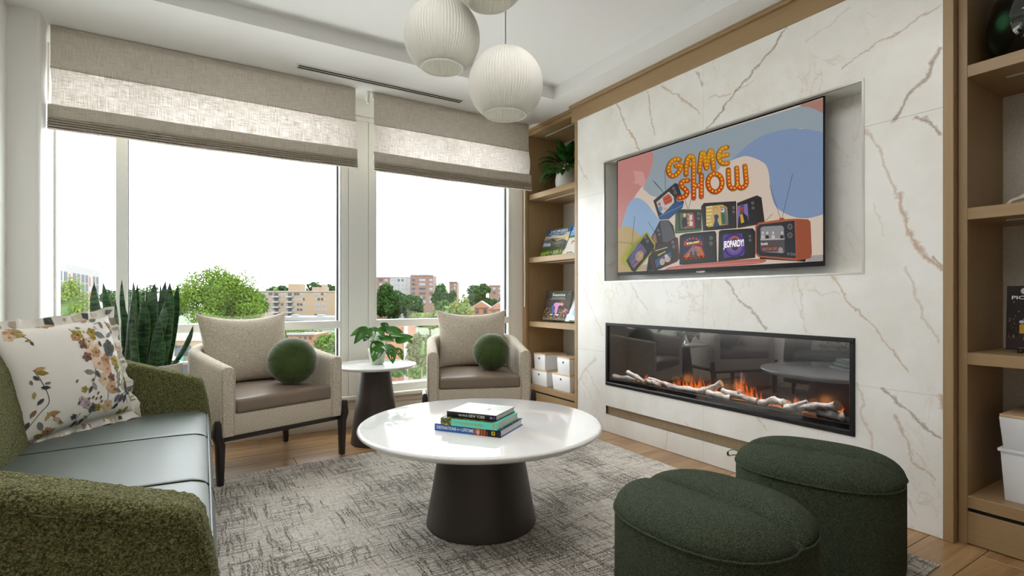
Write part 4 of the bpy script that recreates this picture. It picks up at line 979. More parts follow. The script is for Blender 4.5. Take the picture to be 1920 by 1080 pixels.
for f_ in ((540, 235, 44, GOLD), (520, 255, 26, TAN), (578, 305, 42, BRN), (612, 290, 34, PEACH), (640, 365, 66, PEACH), (655, 372, 40, TAN), (588, 402, 36, BRN), (670, 452, 44, PEACH), (735, 425, 42, TAN), (742, 488, 44, ROSE), (648, 222, 36, GOLD), (655, 262, 24, GOLD), (825, 430, 40, GOLD), (840, 470, 30, (150, 140, 60)), (900, 415, 50, PGRN), (920, 500, 46, PGRN), (905, 590, 40, (176, 180, 120)), (715, 560, 48, (216, 188, 142)), (778, 548, 34, BRN), (776, 612, 48, ROSE), (800, 635, 30, TAN), (580, 725, 40, LAV), (552, 700, 22, LAV), (640, 765, 36, DK), (682, 764, 28, GOLD), (756, 748, 44, (222, 182, 130)), (165, 185, 46, TAN), (145, 215, 32, PEACH), (385, 100, 60, TAN), (330, 108, 40, GOLD), (855, 330, 30, PEACH), (565, 630, 24, GOLD), (885, 790, 26, GOLD), (370, 910, 30, TAN), (600, 745, 30, (178, 150, 160)), (520, 825, 22, DK)): flower(*f_)
for i in range(16): a_ = i * 2.4; r_ = 12 * math.sqrt(i); fa.k += 1; fa.ell(780 + r_ * math.cos(a_), 345 + r_ * 1.1 * math.sin(a_), 15, 20, jit(DK), 8, a_)
for i in range(14): fa.k += 1; fa.ell(845 + 12 * ((i * 7) % 5 - 2) * .6, 500 + i * 8, 6, 9, jit((128, 108, 92)), 7)
for i in range(12): a_ = i * 2.4; r_ = 14 * math.sqrt(i); fa.k += 1; fa.ell(935 + r_ * .6 * math.cos(a_), 590 + r_ * 1.3 * math.sin(a_), 10, 16, jit(DK), 7, a_)
for l_ in ((715, 245, 95, .5, GREY), (700, 312, 50, 1.2, DK), (690, 190, 40, .9, LAV), (745, 175, 58, 1.3, GREY), (800, 245, 70, -.6, GREY), (600, 508, 80, .2, GREY), (662, 525, 70, .9, DK), (640, 612, 62, 1.1, (150, 130, 140)), (608, 635, 60, 1.9, DK), (838, 635, 70, .4, GREY), (832, 695, 80, 2.2, (110, 104, 116)), (870, 690, 80, 2.0, DK), (825, 750, 60, 2.3, DK), (905, 690, 70, 1.8, DK), (285, 466, 70, -.2, TAN), (300, 495, 74, .2, GOLD), (265, 530, 50, .8, DK), (320, 600, 60, .1, DK), (330, 570, 40, -.1, GREY), (385, 785, 80, -.1, TAN), (350, 810, 60, 1.9, GOLD), (410, 830, 60, .3, TAN), (440, 858, 40, .2, GOLD), (320, 870, 75, 1.0, GREY), (400, 910, 60, -.8, ROSE), (330, 935, 70, .1, GOLD), (410, 940, 70, 0., TAN), (545, 880, 60, 2.0, DK), (585, 865, 60, 1.9, DK), (610, 830, 40, .4, GREY), (655, 905, 60, -.4, GREY), (720, 870, 60, -.5, GOLD), (800, 850, 80, -.6, TAN), (930, 760, 60, -.9, GOLD), (205, 205, 60, .1, GOLD), (255, 275, 40, 1.2, DK), (235, 250, 36, -.2, GOLD), (200, 170, 60, .7, (150, 140, 90)), (560, 100, 60, .1, DK), (545, 85, 44, 0., DK), (470, 115, 70, .2, GREY), (640, 125, 60, -.3, TAN), (700, 130, 60, -.2, GREY), (820, 180, 60, .8, TAN), (850, 220, 50, 1.0, ROSE), (880, 320, 60, 1.1, GREY), (920, 400, 50, 1.2, DK), (975, 650, 50, 1.3, DK), (560, 180, 40, .3, (150, 150, 120)), (590, 215, 30, 1.2, GOLD), (240, 560, 40, 1.2, GREY), (260, 650, 50, 1.5, GOLD), (295, 700, 60, 2.2, DK), (265, 780, 60, 2.0, (150, 120, 80)), (245, 860, 60, 1.8, DK)): pleaf(*l_)
for x, y_ in ((690, 690), (665, 660), (700, 720), (535, 725), (620, 565), (655, 700), (630, 690), (600, 700), (510, 570)): fa.k += 1; fa.ell(x, y_, 8, 13, jit(BRN), 8, .4)
tag(fa.build('floral_print', M['clothprint'], pl), kind='stuff')
fb_ = Art(lambda i_, q_, k: tuple(Vector(rr[0][int(i_) % 160]).lerp(Vector(rr[2][int(i_) % 160]), q_) + Vector((0, -.0032 - .0001 * k, 0))))
for i in range(0, 160, 2):
    c = pr_.choice([GREY, DK, (186, 168, 110), (206, 190, 160), (214, 196, 176), (206, 190, 160), (150, 128, 110), (206, 186, 160)])
    if pr_.random() < .55:
        fb_.k += 1; w_ = pr_.choice([1, 2, 3]); fb_.poly([(i, pr_.uniform(.0, .3)), (i + w_, pr_.uniform(0, .4)), (i + w_, pr_.uniform(.6, 1)), (i, pr_.uniform(.6, 1))], jit(c))
tag(fb_.build('flange_print', M['clothprint'], fl_o), kind='stuff')

def round_cushion(label, loc, rx, rz, spin, lean):
    t = thing('round_cushion', label, 'cushion', loc, 0, 'round velvet ball cushions on the armchairs', (math.radians(lean[0]), math.radians(lean[1]), spin))
    rings = []; n = 96
    for i in range(25):
        ph = -PI / 2 + PI * i / 24
        rings.append([])
        for j in range(n):
            th = 2 * PI * j / n; g_ = abs(((th / (2 * PI / 8)) % 1) - .5) * 2
            d = 1 - .05 * max(0, (g_ - .72) / .28) ** 2 * math.cos(ph) - .10 * math.exp(-((PI / 2 - abs(ph)) / .22) ** 2)
            w = (math.cos(ph) ** .9 if math.cos(ph) > 0 else 0) * rx * (1 if d > .9 else d / .9) * (1 - .035 * max(0, (g_ - .80) / .20) ** 2)
            rings[-1].append((w * math.cos(th), w * math.sin(th), rz * math.sin(ph) * (1 - .10 * math.exp(-((PI / 2 - abs(ph)) / .3) ** 2))))
    weld(MB().loft(rings, True, False, False).build('cover', M['velvet'], t, smooth=True, angle=80))
    for k in range(8):
        th = 2 * PI * k / 8
        MB().tube([((math.cos(-PI / 2 + PI * i / 20) ** .9 if 0 < i < 20 else .02) * rx * .968 * math.cos(th), (math.cos(-PI / 2 + PI * i / 20) ** .9 if 0 < i < 20 else .02) * rx * .968 * math.sin(th), rz * .985 * math.sin(-PI / 2 + PI * i / 20) * (1 - .10 * math.exp(-((PI / 2 - abs(-PI / 2 + PI * i / 20)) / .3) ** 2))) for i in range(21)], .0016, 6).build('seam', M['seam'], t, smooth=True)
    for sg in (-1, 1):
        MB().lathe([(.001, .004), (.010, .003), (.012, 0), (.010, -.003)], 14, (0, 0, sg * rz * .88)).build('button', M['velvet'], t, smooth=True)
    return t
round_cushion('round moss green velvet cushion on the left armchair', (.578, 3.60, .637), .150, .142, -.1, (76, 0))
round_cushion('round moss green velvet cushion on the right armchair', (1.975, 3.47, .628), .140, .136, -.55, (60, 0))

# ------------------------------------------------------------------ armchairs (built once, then copied)
def make_chair():
    t = thing('armchair', 'oatmeal tub armchair with dark legs between sofa and side table', 'armchair', (0, 0, 0))
    path = [(-.335, -.36), (-.335, -.345), (-.335, -.20), (-.335, -.02), (-.335, .10)]
    path += [(-.125 - .21 * math.cos(a_), .11 + .21 * math.sin(a_)) for a_ in [PI / 2 * k / 8 for k in range(1, 9)]]
    path += [(0, .32)]
    path = path + [(-x, y_) for x, y_ in reversed(path[:-1])]
    L = [0]
    for p, q in zip(path[:-1], path[1:]): L.append(L[-1] + math.hypot(q[0] - p[0], q[1] - p[1]))
    rings = []
    for i, (x, y_) in enumerate(path):
        a_, b_ = path[max(i - 1, 0)], path[min(i + 1, len(path) - 1)]; l = math.hypot(b_[0] - a_[0], b_[1] - a_[1]); nx, ny = -(b_[1] - a_[1]) / l, (b_[0] - a_[0]) / l   # outward
        f = min(L[i], L[-1] - L[i]) / .85; f = min(1, f); zt = .655 + .115 * f ** 1.2
        sh = 1.0 if 0 < i < len(path) - 1 else .72
        h_ = .037 * sh; e = .012 * (1 - sh)
        sec = [(h_, .262 + e), (h_, .40), (h_, zt - .035), (h_ * .92, zt - .016), (h_ * .6, zt - .003 - e), (0, zt - e), (-h_ * .6, zt - .003 - e), (-h_ * .92, zt - .016), (-h_, zt - .035), (-h_, .40), (-h_, .262 + e)]
        rings.append([(x + nx * o_, y_ + ny * o_, z) for o_, z in sec])
    MB().loft(rings).build('shell', M['chairfab'], t, smooth=True, angle=50)
    for sx in (-1, 1):
        for off in (-.037, .037):
            MB().tube([(sx * .335 + off, -.350, .268), (sx * .335 + off, -.350, .618), (sx * .335 + off * .8, -.350, .64), (sx * .335 + off * .2, -.350, .652)], .0035, 6).build('piping', M['chairfab'], t, smooth=True)
    MB().box(-.30, .30, -.352, -.26, .262, .385).build('front_rail', M['chairfab'], t, bevel=.01, seg=3)
    MB().box(-.32, .32, -.33, .29, .264, .30).build('deck', M['chairfab'], t)
    # leather seat
    m = MB(); rows = []
    for k in range(11):
        v = k / 10; y_ = -.362 + .60 * v; row = []
        for j in range(13):
            s = -1 + j / 6; cz = .470 + .018 * (1 - s * s) * (1 - (2 * v - 1) ** 4) + .004 * math.sin(s * 3 + v * 4)
            row.append((s * .294, y_, cz))
        rows.append(row)
    top = rows; botm = [[(x, y_, .384) for x, y_, z in r] for r in rows]
    m.loft(top, False, False, False); m.loft(list(reversed(botm)), False, False, False)
    edge_t = top[0] + [r[-1] for r in top[1:]] + list(reversed(top[-1][:-1])) + [r[0] for r in reversed(top[1:-1])]
    edge_b = botm[0] + [r[-1] for r in botm[1:]] + list(reversed(botm[-1][:-1])) + [r[0] for r in reversed(botm[1:-1])]
    m.loft([edge_b, edge_t], True, False, False)
    o = m.build('seat_cushion', M['taupe'], t); weld(o)
    bm = bmesh.new(); bm.from_mesh(o.data); bmesh.ops.bevel(bm, geom=[e for e in bm.edges if len(e.link_faces) == 2 and e.calc_face_angle(0) > .6], offset=.022, segments=4, profile=.5, affect='EDGES', clamp_overlap=True); bm.to_mesh(o.data); bm.free()
    o.data.polygons.foreach_set('use_smooth', [True] * len(o.data.polygons))
    # back pillow with pointed corners
    f = pillow_fn(.59, .45, .085, .085, .45); ca, sa = math.cos(math.radians(14)), math.sin(math.radians(14))
    def g(s, t_, side=-1):
        x, y_, z = f(s, t_, side); x *= (1 - .05 * (1 - t_) / 2); z += .03 * s * s * (t_ > 0) * t_; return (x, .145 + y_ * ca + (z + .2) * sa, .69 + z * ca - y_ * sa)
    weld(pillow_mesh(g).build('back_pillow', M['chairfab'], t, smooth=True, angle=80))
    # dark wood base
    for sx in (-1, 1):
        xs = sx * .392
        secs = [(.0, .015, .018), (.012, .016, .019), (.22, .021, .027), (.27, .022, .027), (.34, .017, .015), (.356, .011, .010)]
        rings = []
        for z, a_, b_ in secs:
            yc = -.352 + (.0 if z < .3 else -.006); xc = xs - sx * (.016 if z < .27 else .0) * 1
            rings.append([(xc + a_ * cx_, yc + b_ * cy_, z + .006) for cx_, cy_ in ((-1, -.7), (-.7, -1), (.7, -1), (1, -.7), (1, .7), (.7, 1), (-.7, 1), (-1, .7))])
        lg = MB().loft(rings).build('leg', M['legwood'], t, smooth=True, angle=40)
        MB().lathe([(.011, 0), (.012, .008)], 12, (xs - sx * .016, -.352, 0)).build('glide', M['glide'], lg)
        MB().box(xs - .014, xs + .014, -.33, .20, .258, .29).build('side_rail', M['legwood'], t, bevel=.006)
    for sx in (-1, 1):
        rings = [[(sx * .28 + a_ * cx_, .22 + a_ * cy_, z + .006) for cx_, cy_ in ((-1, -1), (1, -1), (1, 1), (-1, 1))] for z, a_ in ((0, .014), (.24, .021))]
        lg = MB().loft(rings).build('leg', M['legwood'], t, bevel=.003)
        MB().lathe([(.011, 0), (.012, .008)], 12, (sx * .28, .22, 0)).build('glide', M['glide'], lg)
    MB().box(-.385, .385, -.345, -.305, .236, .262).box(-.30, .30, .20, .24, .236, .262).box(-.30, -.26, -.305, .20, .236, .262).box(.26, .30, -.305, .20, .236, .262).build('base_frame', M['legwood'], t, bevel=.003)
    return t
ch1 = make_chair(); ch1.location = (.405, 3.745, .003); ch1.rotation_euler = (0, 0, math.radians(18)); ch1['group'] = 'oatmeal tub armchairs by the windows'
ch2 = copy_tree(ch1); ch2.location = (1.925, 3.645, .003); ch2.rotation_euler = (0, 0, math.radians(-21.5)); ch2['label'] = 'oatmeal tub armchair beside the bookcase, partly behind the coffee table'

# ------------------------------------------------------------------ tables
def table(label, loc, R, z1, th, r0, r1, z0):
    t = thing('coffee_table' if R > .4 else 'side_table', label, 'table', loc)
    MB().lathe([(r1 * .6, z1 - th), (R * .80, z1 - th), (R * .955, z1 - th * .72), (R * .993, z1 - th * .40), (R, z1 - th * .25), (R * .996, z1 - th * .10), (R * .985, z1 - .001), (R * .975, z1), (.001, z1)], 128).build('tabletop', M['whitegloss'], t, smooth=True, angle=50)
    MB().lathe([(r0 - .004, z0), (r0, z0 + .004), (r1, z1 - th)], 96).build('pedestal', M['pedestal'], t, smooth=True, angle=50)
    return t
CT = (1.170, 2.150, 0); CTZ = .467
table('large round white topped coffee table on a dark conical pedestal', CT, .56, CTZ, .046, .2546, .182, RZ)
ST = (1.160, 3.735, 0); STZ = .563
table('small round white topped side table on dark cone between the armchairs', ST, .292, STZ, .030, .172, .108, .0)

# stack of three books
ang = math.atan2(-.267, .184)
def tbook(label, loc, L_, D_, th, cov, name='book'):
    t = thing(name, label, 'book', loc, ang, 'travel books stacked on the coffee table')
    MB().box(0, L_, 0, D_, 0, .0025).build('cover', cov, t, bevel=.0008, seg=1); MB().box(0, L_, 0, D_, th - .0025, th).build('cover', cov, t, bevel=.0008, seg=1)
    MB().box(0, L_, -.001, .002, 0, th).build('spine', cov, t, bevel=.001, seg=2)
    MB().box(.004, L_ - .004, .002, D_ - .005, .0025, th - .0025).build('pages', M['paper'], t)
    return t
M['bookblue'] = plain('blue cover', rgb(30, 98, 180), .35, .04); M['bookteal'] = plain('teal cover', rgb(96, 212, 190), .4, .03); M['bookblack'] = plain('black cover', rgb(34, 34, 38), .4, .05); M['bookpale'] = plain('pale map cover', rgb(222, 220, 214), .45, .03)
def spine_art(t, th): return Art(lambda x, z, k: (x, -.0012 - .0001 * k, z))
t1 = tbook('bottom book of the table stack, blue spine reading destinations of a lifetime', (.918, 2.112, CTZ + .0003), .318, .238, .030, M['bookblue'])
s_ = spine_art(t1, .03); s_.poly([(.196, 0), (.262, 0), (.262, .030), (.196, .030)], rgb(170, 90, 56), 1); s_.poly([(.25, 0), (.3185, 0), (.3185, .030), (.25, .030)], rgb(36, 38, 44), 2); s_.ell(.212, .016, .012, .012, rgb(230, 120, 50), 14, 0, 2); s_.ell(.213, .012, .006, .010, rgb(206, 190, 196), 12, 0, 3)
for i in range(22): s_.ell(.225 + (i % 6) * .006, .004 + (i // 6) * .0065, .002, .003, rgb(*((206, 110, 70) if i % 2 else (110, 50, 40))), 6, 0, 3)
for q in ((.276, .281, .007, .023), (.287, .292, .007, .023), (.276, .292, .007, .0105), (.276, .292, .0195, .023)): s_.poly([(q[0], q[2]), (q[1], q[2]), (q[1], q[3]), (q[0], q[3])], rgb(245, 205, 40), 3)
s_.build('spine_print', M['print'], t1)
text_mesh('lettering', 'DESTINATIONS', M['inkwhite'], (.012, -.0017, .009), (1, 0, 0), (0, 0, 1), .096, .0135, t1, bold=.02); text_mesh('lettering', 'OF A', M['inkwhite'], (.112, -.0017, .011), (1, 0, 0), (0, 0, 1), .020, .0075, t1, bold=.02); text_mesh('lettering', 'LIFETIME', M['inkwhite'], (.136, -.0017, .009), (1, 0, 0), (0, 0, 1), .056, .0135, t1, bold=.02)
tp = Art(lambda x, y_, k: (x, y_, .0301 + .0001 * k)); tp.poly([(.20, .004), (.317, .004), (.317, .237), (.20, .237)], rgb(44, 48, 54), 1)
tr_ = random.Random(5)
for i in range(46): tp.ell(tr_.uniform(.22, .31), tr_.uniform(.01, .16), .006, .004, rgb(*tr_.choice([(150, 150, 60), (80, 90, 50), (60, 64, 60), (190, 180, 70)])), 7, tr_.uniform(0, 3), 2)
tp.build('cover_print', M['print'], t1)
t2 = tbook('middle book of the table stack, teal spine reading unforgettable journeys', (.932, 2.078, CTZ + .0306), .268, .232, .030, M['bookteal'])
s_ = spine_art(t2, .03); s_.poly([(0, 0), (.052, 0), (.052, .030), (0, .030)], rgb(84, 88, 40), 1)
for i in range(60): s_.ell(tr_.uniform(.001, .051), tr_.uniform(.001, .029), .0035, .0022, rgb(*tr_.choice([(180, 170, 60), (60, 66, 36), (120, 124, 60), (210, 200, 90)])), 6, tr_.uniform(0, 3), 2)
s_.poly([(.006, .009), (.045, .009), (.045, .021), (.006, .021)], rgb(106, 108, 84), 3)
for i in range(5): s_.poly([(.009 + i * .007, .011), (.014 + i * .007, .011), (.014 + i * .007, .019), (.009 + i * .007, .019)], rgb(74, 78, 60), 4)
for i in range(3): s_.poly([(.248, .005 + i * .007), (.258, .005 + i * .007), (.258, .010 + i * .007), (.248, .010 + i * .007)], rgb(190, 160, 96), 2)
s_.build('spine_print', M['print'], t2); text_mesh('lettering', 'unforgettable journeys', M['inkgold'], (.066, -.0017, .007), (1, 0, 0), (0, 0, 1), .138, .017, t2)
tp = Art(lambda x, y_, k: (x, y_, .0301 + .0001 * k)); tp.poly([(.0, .0), (.25, .0), (.25, .06), (.0, .06)], rgb(70, 76, 40), 1)
for i in range(60): tp.ell(tr_.uniform(.005, .245), tr_.uniform(.002, .05), .007, .004, rgb(*tr_.choice([(180, 170, 60), (60, 66, 36), (120, 124, 60)])), 7, tr_.uniform(0, 3), 2)
tp.build('cover_print', M['print'], t2)
t3 = tbook('top book of the table stack, black spine reading walk with me new york', (.962, 2.080, CTZ + .0609), .238, .200, .024, M['bookblack'])
s_ = spine_art(t3, .024); s_.ell(.214, .012, .0055, .0055, rgb(170, 130, 210), 16, 0, 1); s_.ell(.226, .012, .004, .005, rgb(110, 80, 150), 12, 0, 1); s_.build('spine_print', M['print'], t3)
text_mesh('lettering', 'NEW YORK', M['inkwhite'], (.108, -.0017, .006), (1, 0, 0), (0, 0, 1), .078, .013, t3, bold=.01); text_mesh('lettering', 'Walk With Me', M['inkwhite'], (.058, -.0017, .0075), (1, 0, 0), (0, 0, 1), .045, .009, t3, bold=.01)
tp = Art(lambda x, y_, k: (x, y_, .0241 + .0001 * k)); tp.poly([(.001, .001), (.237, .001), (.237, .199), (.001, .199)], rgb(216, 214, 208), 1)
for c, q in (((206, 204, 190), (.03, .05, .08, .18)), ((226, 222, 200), (.10, .03, .16, .12)), ((196, 204, 196), (.15, .09, .225, .18)), ((232, 230, 226), (.09, .13, .14, .19)), ((170, 170, 70), (.12, .0015, .165, .012)), ((120, 116, 80), (.165, .0015, .20, .009))): tp.poly([(q[0], q[1]), (q[2], q[1] + .004), (q[2] - .004, q[3]), (q[0] + .006, q[3] - .003)], rgb(*c), 2)
tp.build('cover_print', M['print'], t3)

# ------------------------------------------------------------------ ottomans
def ottoman(label, loc, rz, a_=.245, b_=.275, first=None):
    t = thing('ottoman', label, 'ottoman', loc, rz, 'dark green boucle ottomans')
    n = 96; zs = .375
    def plan(th):
        c, s = math.cos(th), math.sin(th); e = 2.5
        r = (abs(c / a_) ** e + abs(s / b_) ** e) ** (-1 / e); dn = abs(abs(th % (2 * PI)) - PI / 2) if th % (2 * PI) < PI else abs(th % (2 * PI) - 1.5 * PI)
        return r * (1 - .035 * math.exp(-(dn / .10) ** 2))
    def ring(f, z, dz=None): return [(plan(2 * PI * j / n) * f * math.cos(2 * PI * j / n), plan(2 * PI * j / n) * f * math.sin(2 * PI * j / n), z) for j in range(n)]
    body = MB().loft([ring(.93, 0), ring(.985, .012), ring(1.0, .05), ring(1.0, .2), ring(1.0, zs - .02), ring(.992, zs)]).build('body', M['ottofab'], t, smooth=True, angle=60)
    rings = []
    for k in range(15):
        f = max(.015, math.sin(PI / 2 * (1 - k / 14.))); prof = max(0, 1 - f ** 5) ** .5
        rg = []
        for (x, y_, z) in ring(f * (1 if k else .992), 0):
            lobe = .070 * prof - .030 * math.exp(-(abs(x) / .020) ** 1.4) * min(1, prof * 3) + .010 * (1 - (abs(x) / a_ - .5) ** 2 * 4) * prof
            rg.append((x, y_, zs + .001 + lobe))
        rings.append(rg)
    MB().loft(rings, True, False, True).build('top_pad', M['ottofab'], t, smooth=True, angle=80)
    pp = ring(1.004, zs); MB().tube(pp + pp[:1], .0036, 8, cap=False).build('piping', M['ottofab'], t, smooth=True)
    for sg in (1, -1):
        yy = sg * plan(PI / 2) * 1.003
        MB().tube([(.0, yy * .955, .012), (0, yy, .05), (0, yy, .2), (0, yy, zs)], .0042, 8).build('seam', M['ottofab'], t, smooth=True)
    if first is False: return t
    yy = plan(PI / 2)
    lp = smooth_path([(0, yy - .004, zs + .004), (.004, yy + .035, zs + .012), (.012, yy + .065, zs - .004), (.010, yy + .062, zs - .022), (-.004, yy + .035, zs - .012), (-.002, yy - .004, zs - .004)], 5)
    m = MB().loft([[(x - .010, y_, z) for x, y_, z in lp], [(x + .010, y_, z) for x, y_, z in lp]], False, False, False)
    o = m.build('handle_loop', M['loop'], t, smooth=True, angle=80); sol = o.modifiers.new('thick', 'SOLIDIFY'); sol.thickness = .0022
    return t
M['loop'] = plain('webbing loop', rgb(92, 108, 72), .7, .1, 300, .3)
ottoman('dark green boucle ottoman nearest the camera at the bottom edge', (1.36, 1.035, RZ), math.radians(3), .258, .278, False)
ottoman('dark green boucle ottoman with loop handle, nearer the fireplace wall', (2.09, 1.105, RZ), math.radians(17), .235, .285)

# ------------------------------------------------------------------ plants
def blade(m, base, tip, bend, w0, wdir, curl=.25, c=None, n=10, prof=None, edge=None):
    """A long leaf as a thin closed body: base to tip with a bend, w0 half width, wdir its width direction."""
    base, tip, bend, wdir = Vector(base), Vector(tip), Vector(bend), Vector(wdir).normalized(); rings = []
    for i in range(n + 1):
        t = i / n; p = base * (1 - t) ** 2 + (base + tip) / 2 * 2 * t * (1 - t) + bend * 2 * t * (1 - t) + tip * t * t
        d = ((base + tip) / 2 + bend - base) * (1 - t) * 2 + (tip - (base + tip) / 2 - bend) * t * 2; d.normalize()
        wd = (wdir - d * wdir.dot(d)).normalized(); nn = d.cross(wd)
        w = w0 * (prof(t) if prof else 1); th = .0016
        rings.append([p + wd * (w * s) + nn * (curl * w * (s * s)) + nn * (th * q * (1 - s * s)) for s, q in ((-1, 0), (-.86, 1), (0, 1), (.86, 1), (1, 0), (.86, -1), (0, -1), (-.86, -1))])
    nb = len(m.f); m.loft(rings, True, True, True)
    if edge:
        for k in range(nb, len(m.f)):
            j = (k - nb) % 8
            m.c[k] = (1, 0, 0) if j in (0, 3, 4, 7) else (0, 0, 0)
    return m
sp = thing('snake_plant', 'tall snake plant with banded leaves in white planter behind the sofa', 'plant', (-.225, 3.76, 0))
SPZ = .652
MB().lathe([(.15, .0), (.168, .012), (.205, SPZ - .012), (.207, SPZ), (.195, SPZ), (.190, SPZ - .05)], 64, (-.225, 3.76, 0), cap1=False).build('planter', M['pot'], sp, world=True, smooth=True, angle=40)
MB().lathe([(.001, SPZ - .045), (.188, SPZ - .046)], 40, (-.225, 3.76, 0), cap0=False, cap1=False).build('soil', M['soil'], sp, world=True, smooth=True)
snake_leaves = [((75, 222), (255, 880), 105, .02, -.05), ((148, 222), (290, 880), 70, .06, -.02), ((255, 375), (280, 880), 84, -.05, 0), ((385, 395), (325, 890), 92, -.06, .02), ((308, 200), (430, 890), 40, .07, -.06),
 ((405, 208), (395, 890), 66, .10, 0), ((588, 228), (540, 890), 108, .00, .01), ((495, 368), (455, 890), 92, -.02, .01), ((678, 210), (600, 890), 100, .05, .02), ((712, 222), (645, 890), 78, .01, .02), ((782, 240), (690, 880), 66, .05, .02),
 ((672, 388), (500, 905), 96, -.08, .03), ((622, 545), (540, 905), 84, -.10, .02), ((708, 518), (600, 890), 78, -.07, .02), ((908, 586), (690, 880), 56, -.04, .06), ((392, 548), (455, 905), 66, -.10, -.04), ((668, 700), (622, 890), 64, -.11, 0),
 ((572, 224), (540, 890), 44, .11, 0), ((634, 214), (590, 890), 40, .12, .01), ((440, 228), (430, 890), 46, .12, 0), ((490, 350), (470, 890), 60, .09, 0), ((330, 430), (340, 890), 70, .06, 0), ((220, 470), (270, 880), 60, .03, 0), ((520, 240), (500, 890), 40, .13, -.02), ((735, 420), (660, 890), 60, .08, .02), ((410, 330), (385, 890), 70, .02, 0)]
sr = random.Random(4)
for (tx, tyy), (bx_, by_), wpx, dy, bend in snake_leaves:
    yy = 3.76 + dy; tp = on_y(160 + tx / 4.5, 480 + tyy / 4.5, yy + dy * .4); bs = on_y(160 + bx_ / 4.5, 660, yy); bs.z = SPZ - .05
    dx, dyy = bs.x + .225, bs.y - 3.76; r_ = math.hypot(dx, dyy)
    if r_ > .16: bs.x = -.225 + dx * .16 / r_; bs.y = 3.76 + dyy * .16 / r_
    w = wpx / 4.5 / 979 * 3.07 / 2 * 1.12
    rot = sr.uniform(-.35, .35); wd = (math.cos(-TH + rot), math.sin(-TH + rot), 0)
    pf_ = lambda t: (.62 + .38 * math.sin(min(1, t * 1.7) * PI / 2)) * (1 if t < .6 else max(.03, 1 - ((t - .6) / .4) ** 2.3))
    m = blade(MB(), bs, tp, (bend * .6, 0, 0), w, wd, sr.choice([-.35, .3, .25]), n=12, prof=pf_, edge=True)
    m.build('leaf', M['snake'], sp, world=True, smooth=True, angle=70)

def leaf_mesh(m, base, tip, w0, up, hole=None, c=None, nl=9, droop=.0, fold=.18):
    """A broad leaf: grid of cells, some of them left out as holes."""
    base, tip, up = Vector(base), Vector(tip), Vector(up); d = tip - base; L_ = d.length; d.normalize()
    wd = d.cross(up).normalized(); nn = wd.cross(d).normalized(); nw = 8
    P_ = []
    for i in range(nl + 1):
        t = i / nl; w = w0 * (math.sin(PI * min(1, t * .96 + .04) ** .72) ** .8)
        row = []
        for j in range(nw + 1):
            s = -1 + 2 * j / nw; row.append(base + d * (L_ * t) + wd * (w * s) + nn * (fold * w * s * s - droop * L_ * (t * t - .0) + .08 * L_ * math.sin(PI * t)))
        P_.append(row)
    n0 = len(m.v)
    for row in P_: m.v += [tuple(p) for p in row]
    for i in range(nl):
        for j in range(nw):
            if hole and (i, j) in hole: continue
            q = n0 + i * (nw + 1) + j; m.f.append([q, q + 1, q + nw + 2, q + nw + 1]); m.c.append(c)
    return m
sq = thing('potted_plant', 'small potted plant with holed glossy leaves on the side table', 'plant', (1.170, 3.722, STZ))
pc = Vector((1.170, 3.722, STZ + .0005)); n = 96
prof = [(.042, 0), (.047, .004), (.062, .10), (.064, .112), (.059, .112), (.055, .09)]
rings = [[(pc.x + (r + (.0022 * math.cos(24 * 2 * PI * j / n + z * 90) if .01 < z < .105 else 0)) * math.cos(2 * PI * j / n), pc.y + (r + (.0022 * math.cos(24 * 2 * PI * j / n + z * 90) if .01 < z < .105 else 0)) * math.sin(2 * PI * j / n), pc.z + z) for j in range(n)] for r, z in [(.042, 0), (.047, .004), (.0485, .02), (.051, .035), (.054, .05), (.057, .065), (.0595, .08), (.062, .10), (.064, .112), (.059, .112), (.055, .09)]]
MB().loft(rings, True, True, False).build('pot', plain('fluted grey white pot', rgb(206, 208, 200), .45, .03), sq, world=True, smooth=True, angle=60)
MB().lathe([(.001, .094), (.056, .092)], 24, pc, cap0=False, cap1=False).build('soil', M['soil'], sq, world=True)
pr2 = random.Random(9)
